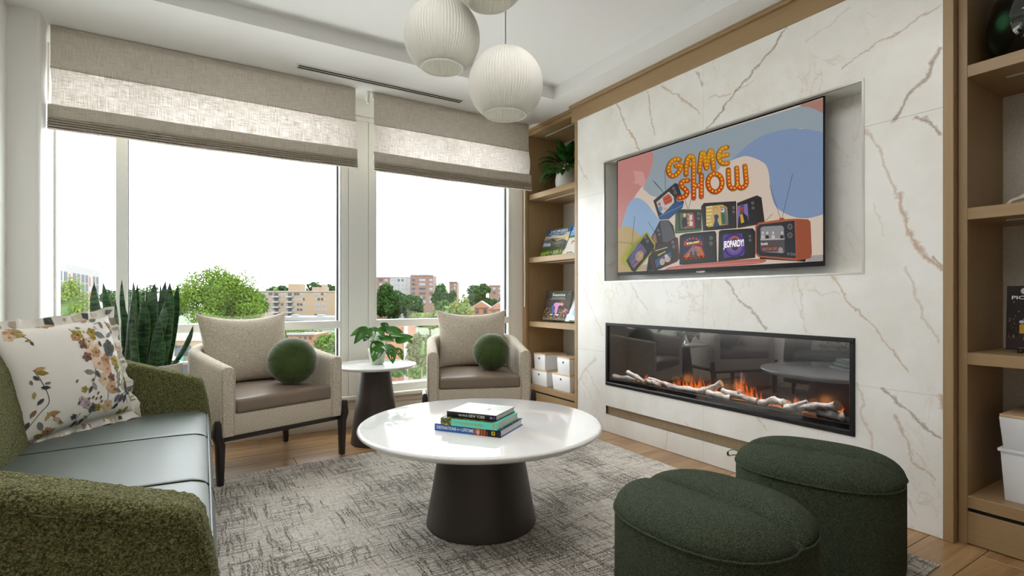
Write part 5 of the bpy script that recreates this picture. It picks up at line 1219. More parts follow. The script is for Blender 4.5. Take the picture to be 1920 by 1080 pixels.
# leaf: (base px, tip px, width px, depth step)
for (bx_, by_), (tx, ty_), wpx, dy, hol in [((490, 245), (160, 390), 80, -.02, 0), ((460, 230), (235, 540), 95, -.05, 0), ((500, 270), (415, 500), 100, .03, 1), ((690, 480), (590, 865), 160, -.12, 1), ((780, 250), (848, 150), 110, .02, 0), ((740, 270), (680, 240), 60, .05, 0), ((660, 310), (800, 425), 90, -.08, 0), ((840, 290), (1150, 325), 110, -.03, 0), ((850, 260), (1030, 265), 60, .05, 0), ((1000, 500), (1330, 395), 120, -.03, 0), ((1190, 455), (1325, 550), 50, .03, 0), ((850, 540), (960, 910), 130, -.12, 1), ((790, 560), (960, 770), 110, -.14, 1), ((1010, 610), (1138, 840), 90, -.08, 1), ((560, 330), (700, 250), 90, .02, 0), ((540, 480), (690, 470), 90, -.10, 0), ((720, 440), (980, 480), 90, .0, 0), ((880, 430), (1090, 350), 90, .05, 1), ((560, 270), (640, 330), 70, .07, 0), ((420, 330), (560, 400), 90, -.04, 1), ((600, 300), (470, 330), 90, -.02, 0), ((820, 330), (960, 250), 80, .06, 0), ((900, 350), (1150, 400), 90, -.06, 0), ((640, 400), (760, 480), 80, -.09, 0), ((500, 300), (330, 320), 90, .04, 0), ((960, 420), (1120, 470), 80, .03, 0), ((760, 330), (720, 220), 90, .04, 0)]:
    f = 150 / 1473.
    yb = 3.722 + dy; B_ = on_y(640 + bx_ * f, 590 + by_ * f, yb); T_ = on_y(640 + tx * f, 590 + ty_ * f, yb + (dy - .02) * .5)
    w = wpx * f / 979 * 3.77 / 2 * 1.7
    hs = {(i, j) for i in (2, 3, 5, 6) for j in (1, 3, 5, 6) if pr2.random() < .42} if hol else set()
    o = leaf_mesh(MB(), B_, T_, w, (0.1, -.75, .65), hs, nl=9, droop=.05).build('leaf', M['monstera'], sq, world=True, smooth=True, recalc=False)
    sd = o.modifiers.new('round', 'SUBSURF'); sd.levels = sd.render_levels = 2
    o.modifiers.new('t', 'SOLIDIFY').thickness = .0008
    MB().tube(smooth_path([(pc.x + pr2.uniform(-.03, .03), pc.y + pr2.uniform(-.03, .03), pc.z + .09), tuple((B_ + pc + Vector((0, 0, .16))) / 2), tuple(B_)], 5), .0014, 5).build('stem', M['stemgreen'], sq, world=True, smooth=True)

bp = thing('potted_plant', 'bushy dark leafed plant in white pot on the top bookcase shelf', 'plant', (3.02, 3.87, SHELVES[3]))
bc_ = Vector((3.02, 3.87, SHELVES[3] + .0005))
MB().lathe([(.082, 0), (.10, .02), (.112, .07), (.112, .12), (.098, .19), (.094, .205), (.088, .205), (.086, .17)], 48, bc_, cap1=False).build('pot', M['ceramic'], bp, world=True, smooth=True, angle=50)
MB().lathe([(.001, .18), (.089, .178)], 24, bc_, cap0=False, cap1=False).build('soil', M['soil'], bp, world=True)
kr = random.Random(21)
for i in range(80):
    az = kr.uniform(0, 2 * PI); el = kr.uniform(-.25, 1.25); r0 = kr.uniform(.06, .20)
    dv = Vector((math.cos(az) * math.cos(el), math.sin(az) * math.cos(el), math.sin(el)))
    c0 = bc_ + Vector((0, 0, .21)) + Vector((dv.x * .95, dv.y * 1.0, dv.z * .95)) * r0
    tp = c0 + (dv + Vector((-.25, -.1, -.35 + kr.uniform(-.3, .2)))).normalized() * kr.uniform(.13, .19)
    tp.x = min(tp.x, 3.22); c0.x = min(c0.x, 3.2); tp.x = max(tp.x, 2.80)
    if tp.y > 4.19: tp.y = 4.19
    o = leaf_mesh(MB(), c0, tp, kr.uniform(.03, .046), (-.5, -.3, .8), None, nl=7, droop=.12).build('leaf', M['darkleaf'], bp, world=True, smooth=True, recalc=False)
    if i % 3 == 0: MB().tube([bc_ + Vector((0, 0, .18)), (c0 + bc_ + Vector((0, 0, .22))) / 2, c0], .002, 5).build('stem', M['stemgreen'], bp, world=True, smooth=True)

# ------------------------------------------------------------------ books on stands in the bookcases
def stand_book(label, px0, px1, x0, z, h, lean, yaw, paint, cat='book', th=.014):
    """A cover facing the room: px0 / px1 = lower corners read on the plane x = x0, standing on a small easel."""
    p0, p1 = on_x(*px0, x0), on_x(*px1, x0); w = p0.y - p1.y
    t = thing('picture_book', label, 'book', (x0, p0.y, z + .012), 0, None, (0, 0, 0))
    R_ = Matrix.Rotation(-PI / 2 + yaw, 4, 'Z') @ Matrix.Rotation(-lean, 4, 'X'); t.rotation_euler = R_.to_euler()
    MB().box(0, w, 0, .0025, 0, h).box(0, w, th - .0025, th, 0, h).box(-.001, .003, 0, th, 0, h).build('cover', M['bookdark'], t)
    MB().box(.003, w - .004, .0025, th - .0025, .004, h - .004).build('pages', M['paper'], t)
    ar = Art(lambda x, v_, k: (min(max(x, 0), 1) * w, -.0004 - .00025 * k, min(max(v_, 0), 1) * h)); paint(ar, t, w, h); ar.build('cover_print', M['print'], t)
    e = thing('book_stand', 'black wire book stand under the ' + label.split(' book')[0] + ' book', 'stand', (x0, p0.y - w / 2, z), yaw - PI / 2, 'black book stands')
    for sx in (-.035, .035):
        MB().tube([(sx, -.020, .022), (sx, -.022, .004), (sx, .0, .0045), (sx, .075, .0045)], .0032, 6).build('foot', M['black'], e, smooth=True)
    MB().tube([(-.035, -.020, .022), (.035, -.020, .022)], .0032, 6).build('lip', M['black'], e, smooth=True); MB().tube([(0, .07, .0045), (0, .072, .06), (0, .072 + .08 * math.sin(lean), .14)], .0032, 6).build('back_rest', M['black'], e, smooth=True)
    MB().tube([(-.035, .075, .0045), (.035, .075, .0045)], .0032, 6).build('cross_bar', M['black'], e, smooth=True)
    return t
M['bookdark'] = plain('book board', rgb(60, 58, 54), .5, .1)
def ptext(t, s, mat, x, z, w_, h_, W, Hh, **k): text_mesh('lettering', s, mat, (x * W, -.0032, z * Hh), (1, 0, 0), (0, 0, 1), w_ * W, h_ * Hh, t, **k)
def paint_horses(a, t, w, h):
    a.poly([(0, .36), (1, .36), (1, 1), (0, 1)], rgb(92, 116, 142), 1); a.poly([(0, .75), (.5, .8), (1, .7), (1, 1), (0, 1)], rgb(62, 92, 124), 2)
    for q in (((0, .62), (.3, .78), (.7, .72), (1, .85), (1, .68), (.5, .62)), ((0, .6), (.2, .62), (.18, .74), (0, .76))): a.poly(q, rgb(196, 192, 176), 3)
    a.poly([(.3, .62), (.7, .70), (1, .68), (1, .5), (.5, .48)], rgb(214, 196, 150), 4); a.poly([(0, .36), (.35, .36), (.3, .48), (0, .5)], rgb(176, 188, 200), 4); a.poly([(.1, .62), (.35, .66), (.8, .60), (.9, .63), (.4, .56), (.05, .57)], rgb(122, 112, 96), 5)
    a.poly([(0, 0), (1, 0), (1, .38), (0, .36)], rgb(78, 92, 44), 5); a.poly([(0, .14), (1, .2), (1, .06), (0, .0)], rgb(142, 164, 62), 6); a.poly([(0, .26), (.45, .32), (.9, .26), (.5, .2)], rgb(58, 66, 38), 6)
    C_ = rgb(92, 94, 84)
    a.poly([(.13, .48), (.19, .46), (.27, .52), (.30, .44), (.34, .36), (.5, .33), (.66, .34), (.86, .36), (.92, .46), (.88, .56), (.75, .58), (.55, .54), (.42, .58), (.30, .66), (.25, .62)], C_, 7)
    for x in (.36, .46, .74, .84): a.poly([(x, .38), (x + .07, .38), (x + .05, .04), (x + .015, .04)], rgb(66, 68, 62), 8)
    a.poly([(.88, .54), (.95, .5), (.94, .16), (.90, .14)], rgb(58, 62, 66), 8); a.poly([(.30, .66), (.42, .58), (.55, .54), (.45, .52), (.33, .56)], rgb(58, 58, 54), 8); a.ell(.6, .46, .16, .05, rgb(118, 118, 106), 12, 0, 8)
    ptext(t, 'HORSES', M['inkwhite'], .2, .86, .68, .09, w, h, bold=.01); ptext(t, 'PICTURE BOOK', M['inkwhite'], .14, .785, .8, .05, w, h)
def paint_beach(a, t, w, h):
    a.poly([(0, 0), (1, 0), (1, 1), (0, 1)], rgb(226, 222, 214), 1); a.poly([(0, .62), (1, .62), (1, 1), (0, 1)], rgb(126, 180, 232), 2); a.poly([(0, .80), (1, .84), (1, 1), (0, 1)], rgb(44, 132, 222), 3)
    a.poly([(0, .56), (1, .56), (1, .66), (.7, .68), (.4, .65), (.2, .63), (0, .6)], rgb(72, 124, 62), 3); a.poly([(0, .50), (1, .50), (1, .56), (0, .56)], rgb(212, 208, 206), 4)
    a.ell(.38, .42, .09, .025, rgb(160, 110, 96), 12, 0, 5); a.ell(.36, .36, .06, .04, rgb(206, 176, 140), 12, 0, 5); a.ell(.80, .28, .10, .09, rgb(96, 92, 88), 12, .6, 5); a.ell(.7, .18, .09, .05, rgb(206, 160, 120), 12, 0, 5)
    ptext(t, 'BE', M['inkwhite'], .14, .86, .3, .085, w, h, bold=.01, shear=.3); ptext(t, 'PIC', M['inkwhite'], .12, .77, .34, .05, w, h, shear=.3)
def paint_seasons(a, t, w, h):
    a.poly([(0, 0), (1, 0), (1, 1), (0, 1)], rgb(52, 48, 38), 1); q = random.Random(8)
    for i in range(170): a.ell(q.uniform(.01, .99), q.uniform(.05, .42) if i % 3 else q.uniform(.02, .3), .022, .014, rgb(*q.choice([(190, 140, 70), (150, 92, 44), (214, 176, 110), (120, 70, 40), (176, 120, 50)])), 6, q.uniform(0, 3), 2)
    for i in range(30): a.ell(q.uniform(.02, .98), q.uniform(.88, .99), .04, .02, rgb(*q.choice([(70, 96, 44), (90, 120, 60), (44, 50, 30)])), 6, q.uniform(0, 3), 2)
    for z_ in (.62, .56, .68): a.stroke([(.02, z_), (.35, z_ + .02)], .014, rgb(116, 78, 44), 2); a.stroke([(.62, z_), (.95, z_ - .02)], .014, rgb(122, 92, 50), 2)
    a.poly([(0, .02), (1, .03), (1, .09), (0, .08)], rgb(120, 112, 98), 3)
    a.poly([(.30, .50), (.40, .52), (.42, .36), (.40, .22), (.32, .22), (.34, .36)], rgb(40, 96, 190), 5); a.poly([(.52, .40), (.60, .38), (.62, .20), (.54, .20)], rgb(36, 52, 96), 5)
    a.poly([(.36, .52), (.42, .60), (.60, .60), (.66, .54), (.56, .48), (.54, .24), (.46, .24), (.44, .46)], rgb(222, 150, 196), 6); a.ell(.70, .56, .07, .06, rgb(214, 170, 140), 12, 0, 7); a.poly([(.60, .64), (.70, .66), (.80, .58), (.77, .50), (.72, .58)], rgb(112, 76, 44), 8); a.ell(.84, .34, .09, .035, rgb(222, 110, 180), 10, .8, 7)
    for x in (.33, .5, .58): a.ell(x, .20, .05, .02, rgb(226, 224, 226), 10, 0, 7)
    ptext(t, 'Seasons', M['inkwhite'], .27, .82, .50, .10, w, h, bold=.01); ptext(t, 'Nature Picture Book', M['inkwhite'], .27, .755, .5, .03, w, h); ptext(t, 'Spring, Summer, Fall and Winter', M['inkwhite'], .20, .705, .62, .032, w, h)
def paint_pale(a, t, w, h):
    a.poly([(0, 0), (1, 0), (1, 1), (0, 1)], rgb(226, 234, 244), 1); a.ell(.5, .40, .28, .20, rgb(206, 196, 226), 20, 0, 2); a.ell(.45, .30, .22, .10, rgb(170, 214, 232), 20, 0, 3); a.ell(.55, .46, .16, .10, rgb(226, 180, 206), 20, 0, 3); a.poly([(.2, .0), (.8, .0), (.8, .05), (.2, .05)], rgb(140, 160, 80), 3)
def paint_night(a, t, w, h):
    a.poly([(0, 0), (1, 0), (1, 1), (0, 1)], rgb(30, 22, 20), 1); q = random.Random(12)
    for i in range(120): a.ell(q.uniform(.02, .98), q.gauss(.42, .13) % 1, .014, .009, rgb(*q.choice([(150, 90, 40), (190, 130, 50), (90, 50, 40), (120, 60, 40), (60, 40, 36)])), 6, q.uniform(0, 3), 2)
    a.poly([(.26, .26), (.42, .26), (.42, .42), (.26, .40)], rgb(196, 150, 40), 3); a.ell(.30, .44, .05, .025, rgb(190, 200, 210), 10, 0, 3); a.poly([(0, .02), (1, .02), (1, .17), (0, .19)], rgb(48, 32, 30), 3)
    for i in range(16): a.ell(.05 + i * .05, .20 + q.uniform(-.02, .03), .014, .028, rgb(*q.choice([(96, 64, 54), (150, 110, 90), (70, 50, 48)])), 7, 0, 4)
    a.ell(.35, .92, .08, .05, rgb(196, 194, 192), 18, 0, 3); ptext(t, 'PIC', M['inkwhite'], .10, .79, .25, .055, w, h, bold=.02)
# stands and books; each book leans back on its stand
stand_book('dark blue horses book on the upper book shelf', (1012.6, 480.5), (1052, 476.4), 2.90, SHELVES[2], .278, math.radians(21), math.radians(6), paint_horses)
stand_book('light blue beach cover book behind the bookcase post, next to horses', (1053.5, 476), (1089, 473), 2.93, SHELVES[2], .30, math.radians(24), math.radians(0), paint_beach)
stand_book('dark autumn cover seasons book on the lower book shelf', (1017, 602), (1057, 604), 2.90, SHELVES[1], .285, math.radians(12), math.radians(8), paint_seasons)
stand_book('pale pastel cover book behind the post, next to seasons', (1059, 604), (1097, 606), 2.93, SHELVES[1], .27, math.radians(24), math.radians(0), paint_pale)
stand_book('dark night street cover book at the right picture edge', (1886, 656.5), (1984, 667), 2.97, SHELVES[1], .272, math.radians(5), math.radians(4), paint_night)

# ------------------------------------------------------------------ storage boxes
def bin_(label, x, yc, z, w, d, h, lid=True, rz=0., hole=True, group='white storage boxes with wooden lids'):
    t = thing('storage_box', label, 'box', (x, yc, z), rz, group)
    hb = h - (.012 if lid else 0); tw = w * .035; t0 = .0025
    def rg(x0, x1, y0, y1, zz): return [(x0, y0, zz), (x1, y0, zz), (x1, y1, zz), (x0, y1, zz)]
    body = [rg(tw, d - tw, -w / 2 + tw, w / 2 - tw, 0), rg(0, d, -w / 2, w / 2, hb)]
    inner = [rg(.003, d - .003, -w / 2 + .003, w / 2 - .003, hb), rg(tw + .003, d - tw - .003, -w / 2 + tw + .003, w / 2 - tw - .003, .004)]
    MB().loft(body + inner).build('body', M['binwhite'], t, bevel=.003, seg=2)
    if lid: MB().box(.001, d - .001, -w / 2 + .001, w / 2 - .001, hb + .0004, h).build('lid', M['lidwood'], t, bevel=.002)
    else: MB().loft([rg(-.006, d + .006, -w / 2 - .006, w / 2 + .006, hb - .012), rg(-.008, d + .008, -w / 2 - .008, w / 2 + .008, hb), rg(.002, d - .002, -w / 2 + .002, w / 2 - .002, hb), rg(.004, d - .004, -w / 2 + .004, w / 2 - .004, hb - .012), rg(-.006, d + .006, -w / 2 - .006, w / 2 + .006, hb - .012)], True, False, False).build('rim', M['binwhite'], t, bevel=.002)
    if hole:
        f = (hb - .03) / hb; xx = tw * (1 - f)
        def circ(r, o_): return [(xx - o_, r * math.cos(q) , hb - .034 + r * math.sin(q)) for q in [2 * PI * k / 20 for k in range(20)]]
        MB().loft([circ(.0135, .0018), circ(.0105, .0022)], True, False, False).build('hole_rim', M['binwhite'], t); MB().poly(circ(.0108, .0016)).build('finger_hole', M['darkhole'], t)
    return t
X0 = 2.84; Z0 = SHELVES[0] + .0005
bin_('bottom white box of the left stack in the bookcase', X0, 4.078, Z0, .255, .34, .150)
bin_('top white box with wooden lid, left stack in the bookcase', X0 + .005, 4.076, Z0 + .1512, .186, .26, .152)
bin_('bottom white box of the right stack, half behind the oak post', X0, 3.735, Z0, .262, .34, .150)
bin_('top white box with wooden lid, right stack, half behind the oak post', X0 + .005, 3.705, Z0 + .1512, .182, .26, .152)
bin_('white open bin with rim on the lowest shelf at the right picture edge', 2.872, .60, Z0, .34, .34, .215, False, 0, False)
bin_('white box with wooden lid stacked in the bin at the right edge', 2.884, .612, Z0 + .205, .33, .30, .15, True, 0, False)

# ------------------------------------------------------------------ right bookcase ornaments
vs = thing('glass_vase', 'dark green blown glass vase on the top shelf at the right edge', 'vase', (3.03, .64, SHELVES[3]))
MB().lathe([(.10, 0.0005), (.15, .02), (.20, .10), (.213, .17), (.20, .25), (.16, .33), (.10, .39), (.07, .42), (.068, .45), (.058, .45), (.06, .42), (.09, .38)], 48, (3.03, .64, SHELVES[3]), cap1=False).build('body', M['greenglass'], vs, world=True, smooth=True, angle=60)
bo = thing('branch_ornament', 'pale bone like branch ornament on the second shelf at the right edge', 'ornament', (3.0, .7, SHELVES[2]))
q = [on_x(1886, 380, 3.0), on_x(1896, 377.5, 3.0), on_x(1910, 372, 3.0), on_x(1921, 368, 3.0), on_x(1940, 352, 3.0), on_x(1960, 345, 3.0)]
q[0].z = SHELVES[2] + .0095
MB().tube(smooth_path([tuple(p) for p in q], 4), [.009] * 3 + [.008] * 6 + [.011] * 12, 10).build('branch', plain('pale resin', rgb(214, 208, 186), .4, .12, 60), bo, world=True, smooth=True, angle=60)
MB().tube([q[4], q[4] + Vector((.02, -.05, -.06)), (q[4].x + .04, q[4].y - .09, SHELVES[2] + .008)], .009, 10).build('branch', plain('pale resin b', rgb(214, 208, 186), .4, .12, 60), bo, world=True, smooth=True)

# ------------------------------------------------------------------ outside: ground, buildings, trees
GZ = -14.0
struct(MB().box(-500, 500, 6.5, 900, GZ - 1, GZ).build('ground', M['asphalt']))
er = random.Random(33)
_win = {}
def building(label, name, p0, p1, zt, depth, wall, group=None):
    p0, p1 = Vector(p0), Vector(p1); d = p1 - p0; L_ = math.hypot(d.x, d.y); ang_ = math.atan2(d.y, d.x)
    t = thing(name, label, 'building', (p0.x, p0.y, GZ), ang_, group); t['_L'] = 0; del t['_L']
    MB().box(0, L_, 0, depth, 0, zt - GZ).build('wall', M[wall], t)
    return t, L_
def bwin(t, s0, s1, z0, z1, mat='farglass', name='window', proud=.06, frame=True):
    key = (round(s1 - s0, 2), round(z1 - z0, 2), mat)
    if key in _win: return again(_win[key], t, (s0, 0, z0 - GZ))
    o = MB().box(0, s1 - s0, -proud, .05, 0, z1 - z0).build(name, M[mat], t, at=(s0, 0, z0 - GZ)); _win[key] = o; return o
def slab(t, name, mat, *a): return MB().box(*a).build(name, M[mat], t, bevel=0)

# white tower at the left
p0, p1 = far(96, 490, 126), far(186, 508, 179); zt = far(103, 490, 130).z
t, L_ = building('white high rise with dark window strips, far left beyond the tree', 'apartment_tower', p0, p1, zt, 18, 'palewall')
slab(t, 'roof_box', 'orangebrick', 2, 14, 3, 12, zt - GZ, zt - GZ + 1.6)
def su(u): # picture column -> distance along the facade
    d = px_dir(u, 556); a_ = math.atan2(d.x, d.y); best = min((abs(math.atan2(p0.x + (p1.x - p0.x) * k / 400, p0.y + (p1.y - p0.y) * k / 400) - a_), k) for k in range(401)); return best[1] / 400 * L_
for u0, u1 in ((110, 116), (120, 126), (137, 142.5), (145, 150), (153, 158), (160.5, 165), (174.5, 178.5), (180.5, 184.5)):
    for k in range(7): bwin(t, su(u0), su(u0) + (su(u1) - su(u0)), zt - 4.6 - k * 2.7, zt - 2.2 - k * 2.7, 'farglass')
for u0, u1 in ((129, 132), (167.5, 170)):
    for k in range(4): bwin(t, su(u0), su(u1), zt - 5.5 - k * 4.6, zt - 2.6 - k * 4.6, 'orangepanel', 'panel')

# tan apartment block in the middle
D_ = 285; q0, q1 = far(472, 547, D_), far(650, 547, D_); zt = q0.z
t, L_ = building('tan brick apartment block with rows of windows right of the big tree', 'apartment_building', q0, q1, zt, 20, 'tanbrick')
sx = lambda u: (u - 472) / (650 - 472) * L_
zz = lambda v: H + (556 - v) * D_ / 979
slab(t, 'parapet', 'palewall', -.3, L_ + .3, -.4, 20.3, zt - GZ, zt - GZ + .5)
slab(t, 'roof_box', 'tanbrick', sx(536), sx(559), 3, 10, zt - GZ, zz(532) - GZ); slab(t, 'roof_box', 'tanbrick', sx(581), sx(606), 3, 9, zt - GZ, zz(538) - GZ); slab(t, 'chimney', 'tanbrick', sx(599.5), sx(607), 2.5, 6, zt - GZ, zz(533) - GZ)
for r_ in range(5):
    v0 = 549 + r_ * 9.8
    for u0, u1 in ((490, 494), (497, 502), (504, 511), (527, 531), (532.5, 536.5), (551, 556), (557, 561), (562.5, 567), (568, 571.5), (590, 594), (595.5, 600), (602, 606), (607.5, 611.5)):
        bwin(t, sx(u0), sx(u0) + round(sx(u1) - sx(u0), 1), zz(v0 + 4.6), zz(v0), 'farpane' if er.random() < .7 else 'farglass')
    for u0, u1 in ((514, 522), (540, 547)):
        bwin(t, sx(u0), sx(u1), zz(v0 + 7), zz(v0), 'farglass', 'recess'); slab(t, 'balcony', 'palewall', sx(u0) - .6, sx(u1) + .6, -1.6, 0, zz(v0 + 8.6) - GZ, zz(v0 + 6.0) - GZ)
r0, r1 = far(500, 598, 240), far(660, 598, 240)
t, _ = building('low flat pale roof in front of the tan apartment block', 'low_building', r0, r1, far(500, 596, 240).z, 30, 'roofgrey')
slab(t, 'roof_edge', 'palewall', -1, _ + 1, -.6, .4, far(500, 596, 240).z - GZ - 1.2, far(500, 596, 240).z - GZ + .4)
for k, s in enumerate((10, 22, 34)): slab(t, 'roof_unit', 'palewall', s, s + 2.6, 3, 6, far(500, 596, 240).z - GZ, far(500, 596, 240).z - GZ + 1.4)

# brick and white apartment block in the right window
D_ = 330; zz = lambda v: H + (556 - v) * D_ / 979
def block(label, u0, u1, vt, wall, rows, cols, name='apartment_building', dd=0, wv=4.2, wu=6.):
    a_, b_ = far(u0, vt, D_ + dd), far(u1, vt, D_ + dd); t, L_ = building(label, name, a_, b_, a_.z, 14, wall, None); k_ = L_ / (u1 - u0)
    f = (D_ + dd) / 979
    for v in rows:
        for u in cols: bwin(t, (u - u0) * k_, (u - u0) * k_ + round(wu * k_, 1), H + (556 - v - wv) * f, H + (556 - v) * f, 'farpane' if er.random() < .65 else 'farglass')
    slab(t, 'parapet', 'palewall', -.2, L_ + .2, -.3, .4, a_.z - GZ, a_.z - GZ + .5)
    return t, k_, a_.z
block('low red brown brick wing left of the white block', 696, 731.5, 520.5, 'redbrick', (523, 531), (700, 711, 721))
block('white rendered apartment wing between two brick blocks', 731.5, 769, 520.5, 'palewall', (523.5, 532, 540.5, 549), (733, 739, 746, 753, 760), wu=4)
t, k_, bz_ = block('tall red brown brick apartment block with roof boxes', 769, 812, 516.5, 'redbrick', (523, 531, 539.5, 548, 556.5, 564), (772, 786, 792, 805), dd=-18)
slab(t, 'roof_box', 'redbrick', .5, 8 * k_, 2, 8, bz_ - GZ, bz_ - GZ + .9); slab(t, 'roof_box', 'tanbrick', 16 * k_, 32 * k_, 2, 8, bz_ - GZ, bz_ - GZ + .9)
block('small brick block peeking out behind the round tree', 842, 857, 529, 'redbrick', (532, 538), (851, ), wu=4)
block('brown brick block at the right window edge behind trees', 916, 950, 535.5, 'redbrick', (539, 547), (924, 935), wu=5)
# town houses with gables
def house(label, u0, u1, vr, ve, D_, wall='orangebrick'):
    a_, b_ = far(u0, ve, D_), far(u1, ve, D_); t, L_ = building(label, 'town_house', a_, b_, a_.z, 9, wall)
    rz_ = far(u0, vr, D_).z - GZ; ez = a_.z - GZ
    MB().loft([[(-.3, -.3, ez), (L_ * .5, -.3, rz_), (L_ + .3, -.3, ez)], [(-.3, 9, ez), (L_ * .5, 9, rz_), (L_ + .3, 9, ez)]]).build('roof', M['roofgrey'], t)
    MB().loft([[(0, -.34, ez - .05), (L_ * .5, -.34, rz_ - .35), (L_, -.34, ez - .05)], [(0, -.2, ez - .05), (L_ * .5, -.2, rz_ - .35), (L_, -.2, ez - .05)]]).build('gable', M[wall], t)
    for s in (.2, .62):
        for k in range(2): bwin(t, L_ * s, L_ * s + 1.1, a_.z - 1.9 - k * 2.8, a_.z - .5 - k * 2.8, 'farglass')
    slab(t, 'balcony', 'palewall', L_ * .55, L_ * .55 + 2.4, -1, 0, ez - 3.4, ez - 2.6)
    return t
house('orange brick town house with pale gable roof, left of two', 884, 920, 564, 577, 170); house('orange brick town house with pale gable roof at the right window edge', 915, 956, 566, 580, 158); house('low orange brick house half hidden by the pale young tree', 842, 893, 574, 583, 185)

# below the transom
a_, b_ = far(296, 638, 48), far(420, 638, 48)
t, L_ = building('low building with teal balcony panels below the left window bar', 'balcony_building', a_, b_, far(300, 636, 48).z, 8, 'tanbrick')
sx = lambda u: (u - 296) / 124. * L_; zz = lambda v: H + (556 - v) * 48 / 979 - GZ
slab(t, 'roof', 'roofgrey', -.5, L_ + .5, -.6, 8.5, zz(638), zz(627))
for va, vb in ((648, 667), (684, 704)):
    for ua, ub in ((329, 343), (344.5, 358), (372, 386)): bwin(t, sx(ua), sx(ub), zz(vb) + GZ, zz(va) + GZ, 'farglass')
    for ua, ub, mt in ((328, 341, 'roofgrey'), (341, 356, 'teal'), (368, 384, 'teal')): slab(t, 'balcony_panel', mt, sx(ua), sx(ub), -.9, -.8, zz(vb + 8), zz(vb - 1))
    slab(t, 'balcony_floor', 'palewall', sx(325), sx(390), -1, 0, zz(vb + 10), zz(vb + 8)); slab(t, 'pier', 'palewall', sx(326), sx(329), -.2, 0, zz(vb + 8), zz(va - 3))
a_, b_ = far(540, 628, 120), far(588, 628, 120)
t, L_ = building('small flat roofed orange brick building behind the left armchair', 'brick_building', a_, b_, a_.z, 10, 'orangebrick')
slab(t, 'parapet', 'palewall', -.2, L_ + .2, -.3, .3, a_.z - GZ, a_.z - GZ + .5)
for s in (.42, .62, .82): bwin(t, L_ * s, L_ * s + .6, a_.z - 1.0, a_.z - .4, 'farglass')
a_, b_ = far(722, 612, 84), far(758, 612, 84)
t, L_ = building('orange brick wall with pale corner post behind the side table plant', 'brick_building', a_, b_, a_.z, 10, 'orangebrick')
slab(t, 'corner_post', 'palewall', L_, L_ + .5, -.3, .3, 0, a_.z - GZ)
struct(MB().box(-30, 14, 78, 112, GZ, GZ + .06).build('lawn', M['grass']))
struct(MB().box(-60, 60, 6.5, 74, GZ, GZ + .05).build('bounce_ground', plain('pale bounce ground', rgb(222, 220, 214), .8, .04, .3)))  # unseen pale ground, added to bounce sky light up through the windows

def tree(label, u, vt, vb, wpx, d, colr, n, name='tree', seed=1, leaf=.5, cat='tree', lobes=16, group=None, flat=1.0):
    q = random.Random(seed); k = d / 979.; c = far(u, (vt + vb) / 2, d); rx = wpx / 2 * k; rz = (vb - vt) / 2 * k
    t = thing(name, label, cat, (c.x, c.y, GZ), 0, group)
    cc = Vector((c.x, c.y, c.z)); blobs = []
    for i in range(lobes):
        a_ = q.uniform(0, 2 * PI); el = q.uniform(-1, 1); rr_ = q.uniform(.35, .78)
        blobs.append((Vector((math.cos(a_) * math.sqrt(1 - el * el) * rx * rr_, math.sin(a_) * math.sqrt(1 - el * el) * rx * rr_ * .9, el * rz * rr_ * flat)), q.uniform(.26, .42)))
    m = MB()
    for i in range(n):
        b_, br = blobs[i % lobes]
        v_ = Vector((q.gauss(0, 1), q.gauss(0, 1), q.gauss(0, 1))).normalized()
        p = cc + b_ + Vector((v_.x * rx * br, v_.y * rx * br, v_.z * rz * br)) * q.uniform(.55, 1.05)
        s = leaf * q.uniform(.6, 1.3); n_ = (v_ + Vector((q.gauss(0, .5), q.gauss(0, .5), q.gauss(0, .5) + .5))).normalized()
        e1 = n_.cross(Vector((q.gauss(0, 1), q.gauss(0, 1), q.gauss(0, 1)))).normalized() * s; e2 = n_.cross(e1) * .7
        f = q.uniform(.7, 1.25); m.add([p - e1, p - e2 * .6, p + e1, p + e2], [(0, 1, 2, 3)], tuple(min(1, x * f) for x in colr))
    tag(m.build('foliage', M['foliage'], t, world=True, recalc=False), kind='stuff')
    core = MB()
    core.lathe([(rx * .38 * math.cos(-PI / 2 + PI * i / 8) + .001, rz * .42 * math.sin(-PI / 2 + PI * i / 8)) for i in range(9)], 12, cc)
    core.build('crown_core', M['core'], t, world=True, smooth=True)
    MB().tube([(c.x, c.y, GZ), (c.x + .1, c.y, (GZ + c.z) / 2), (c.x, c.y, c.z + rz * .2)], [max(.12, rx * .07), max(.1, rx * .06), .05], 8).build('trunk', M['bark'], t, world=True, smooth=True)
    for i in range(4):
        b_ = blobs[i][0]; MB().tube([(c.x, c.y, c.z - rz * .5), tuple(cc + b_ * .5 + Vector((0, 0, -rz * .1))), tuple(cc + b_ * .95)], [rx * .045, rx * .03, rx * .012], 6).build('branch', M['bark'], t, world=True, smooth=True)
    return t
M['core'] = plain('crown core', rgb(62, 84, 36), .95, .3, .5)
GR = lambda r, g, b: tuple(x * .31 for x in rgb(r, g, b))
tree('big bright green tree in the left window right of the snake plant', 410, 490, 622, 174, 76, GR(140, 176, 68), 24000, seed=2, leaf=.17, lobes=30)
tree('feathery yellow green tree in front of the white high rise', 128, 520, 640, 96, 46, GR(160, 190, 78), 6000, seed=3, leaf=.11, lobes=22)
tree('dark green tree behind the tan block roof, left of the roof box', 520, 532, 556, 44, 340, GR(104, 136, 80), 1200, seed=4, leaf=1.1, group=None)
tree('dark green tree behind the roof box and chimney of the tan block', 590, 528, 552, 38, 340, GR(92, 124, 76), 1000, seed=5, leaf=1.0); tree('dark green tree right of the tan block chimney', 622, 532, 553, 34, 410, GR(96, 128, 82), 1000, seed=6, leaf=1.0)
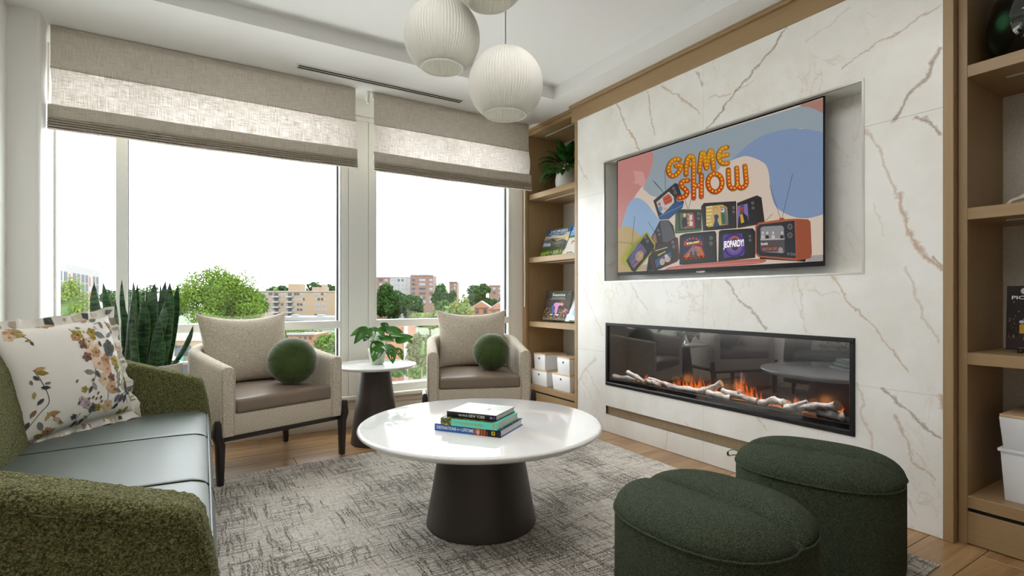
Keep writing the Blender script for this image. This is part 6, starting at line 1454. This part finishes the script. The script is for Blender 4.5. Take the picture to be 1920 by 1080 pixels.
for i, (u, vt, w, lb) in enumerate(((206, 533, 60, 'hazy far tree left of the window mullion'), (262, 530, 70, 'hazy far tree behind the snake plant, right of the mullion'), (318, 536, 70, 'hazy far tree between snake plant and the big bright tree'), (480, 548, 50, 'hazy far tree tucked between big tree and tan block'))):
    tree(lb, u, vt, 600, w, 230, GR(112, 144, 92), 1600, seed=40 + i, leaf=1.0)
tree('wide dark green tree at the left of the right window', 726, 530, 604, 78, 135, GR(84, 122, 66), 5200, seed=7, leaf=.5, lobes=24); tree('dark green tree in front of the brick block with white wing', 772, 544, 604, 52, 130, GR(76, 114, 60), 3200, seed=8, leaf=.5)
tree('tall round green tree right of the brick apartment block', 832, 519, 590, 52, 180, GR(88, 128, 70), 4200, seed=9, leaf=.6); tree('broad green tree behind the town houses', 900, 527, 582, 64, 220, GR(86, 124, 74), 3600, seed=10, leaf=.75)
tree('thin pale yellow green young tree before the town houses', 866, 549, 612, 46, 95, GR(176, 192, 106), 1300, seed=11, leaf=.26, lobes=20); tree('small green tree at the right edge of the right window', 938, 550, 590, 40, 200, GR(92, 128, 84), 1800, seed=12, leaf=.6)
tree('light green bushy tree low in front of the brick block', 806, 578, 622, 92, 112, GR(150, 178, 92), 3600, seed=13, leaf=.36); tree('mid green tree filling under the tall round tree', 838, 560, 606, 56, 150, GR(112, 146, 84), 2400, seed=16, leaf=.5)
tree('grey green tree beside the right armchair below the window bar', 790, 612, 700, 62, 60, GR(134, 148, 98), 3600, seed=14, leaf=.2, lobes=24); tree('light green tree below the left window bar beside the pier', 618, 622, 690, 74, 80, GR(140, 172, 86), 3600, seed=15, leaf=.28)
tree('light green tree strip just under the left window bar', 560, 614, 646, 120, 150, GR(138, 168, 92), 3000, seed=17, leaf=.45)
tree('clipped green hedge on the lawn, left of two', 748, 690, 712, 44, 76, GR(96, 142, 74), 1600, 'hedge', 18, .2, 'hedge', 14); tree('clipped green hedge on the lawn beside the right armchair', 786, 684, 712, 50, 75, GR(120, 160, 82), 2000, 'hedge', 19, .2, 'hedge', 14)
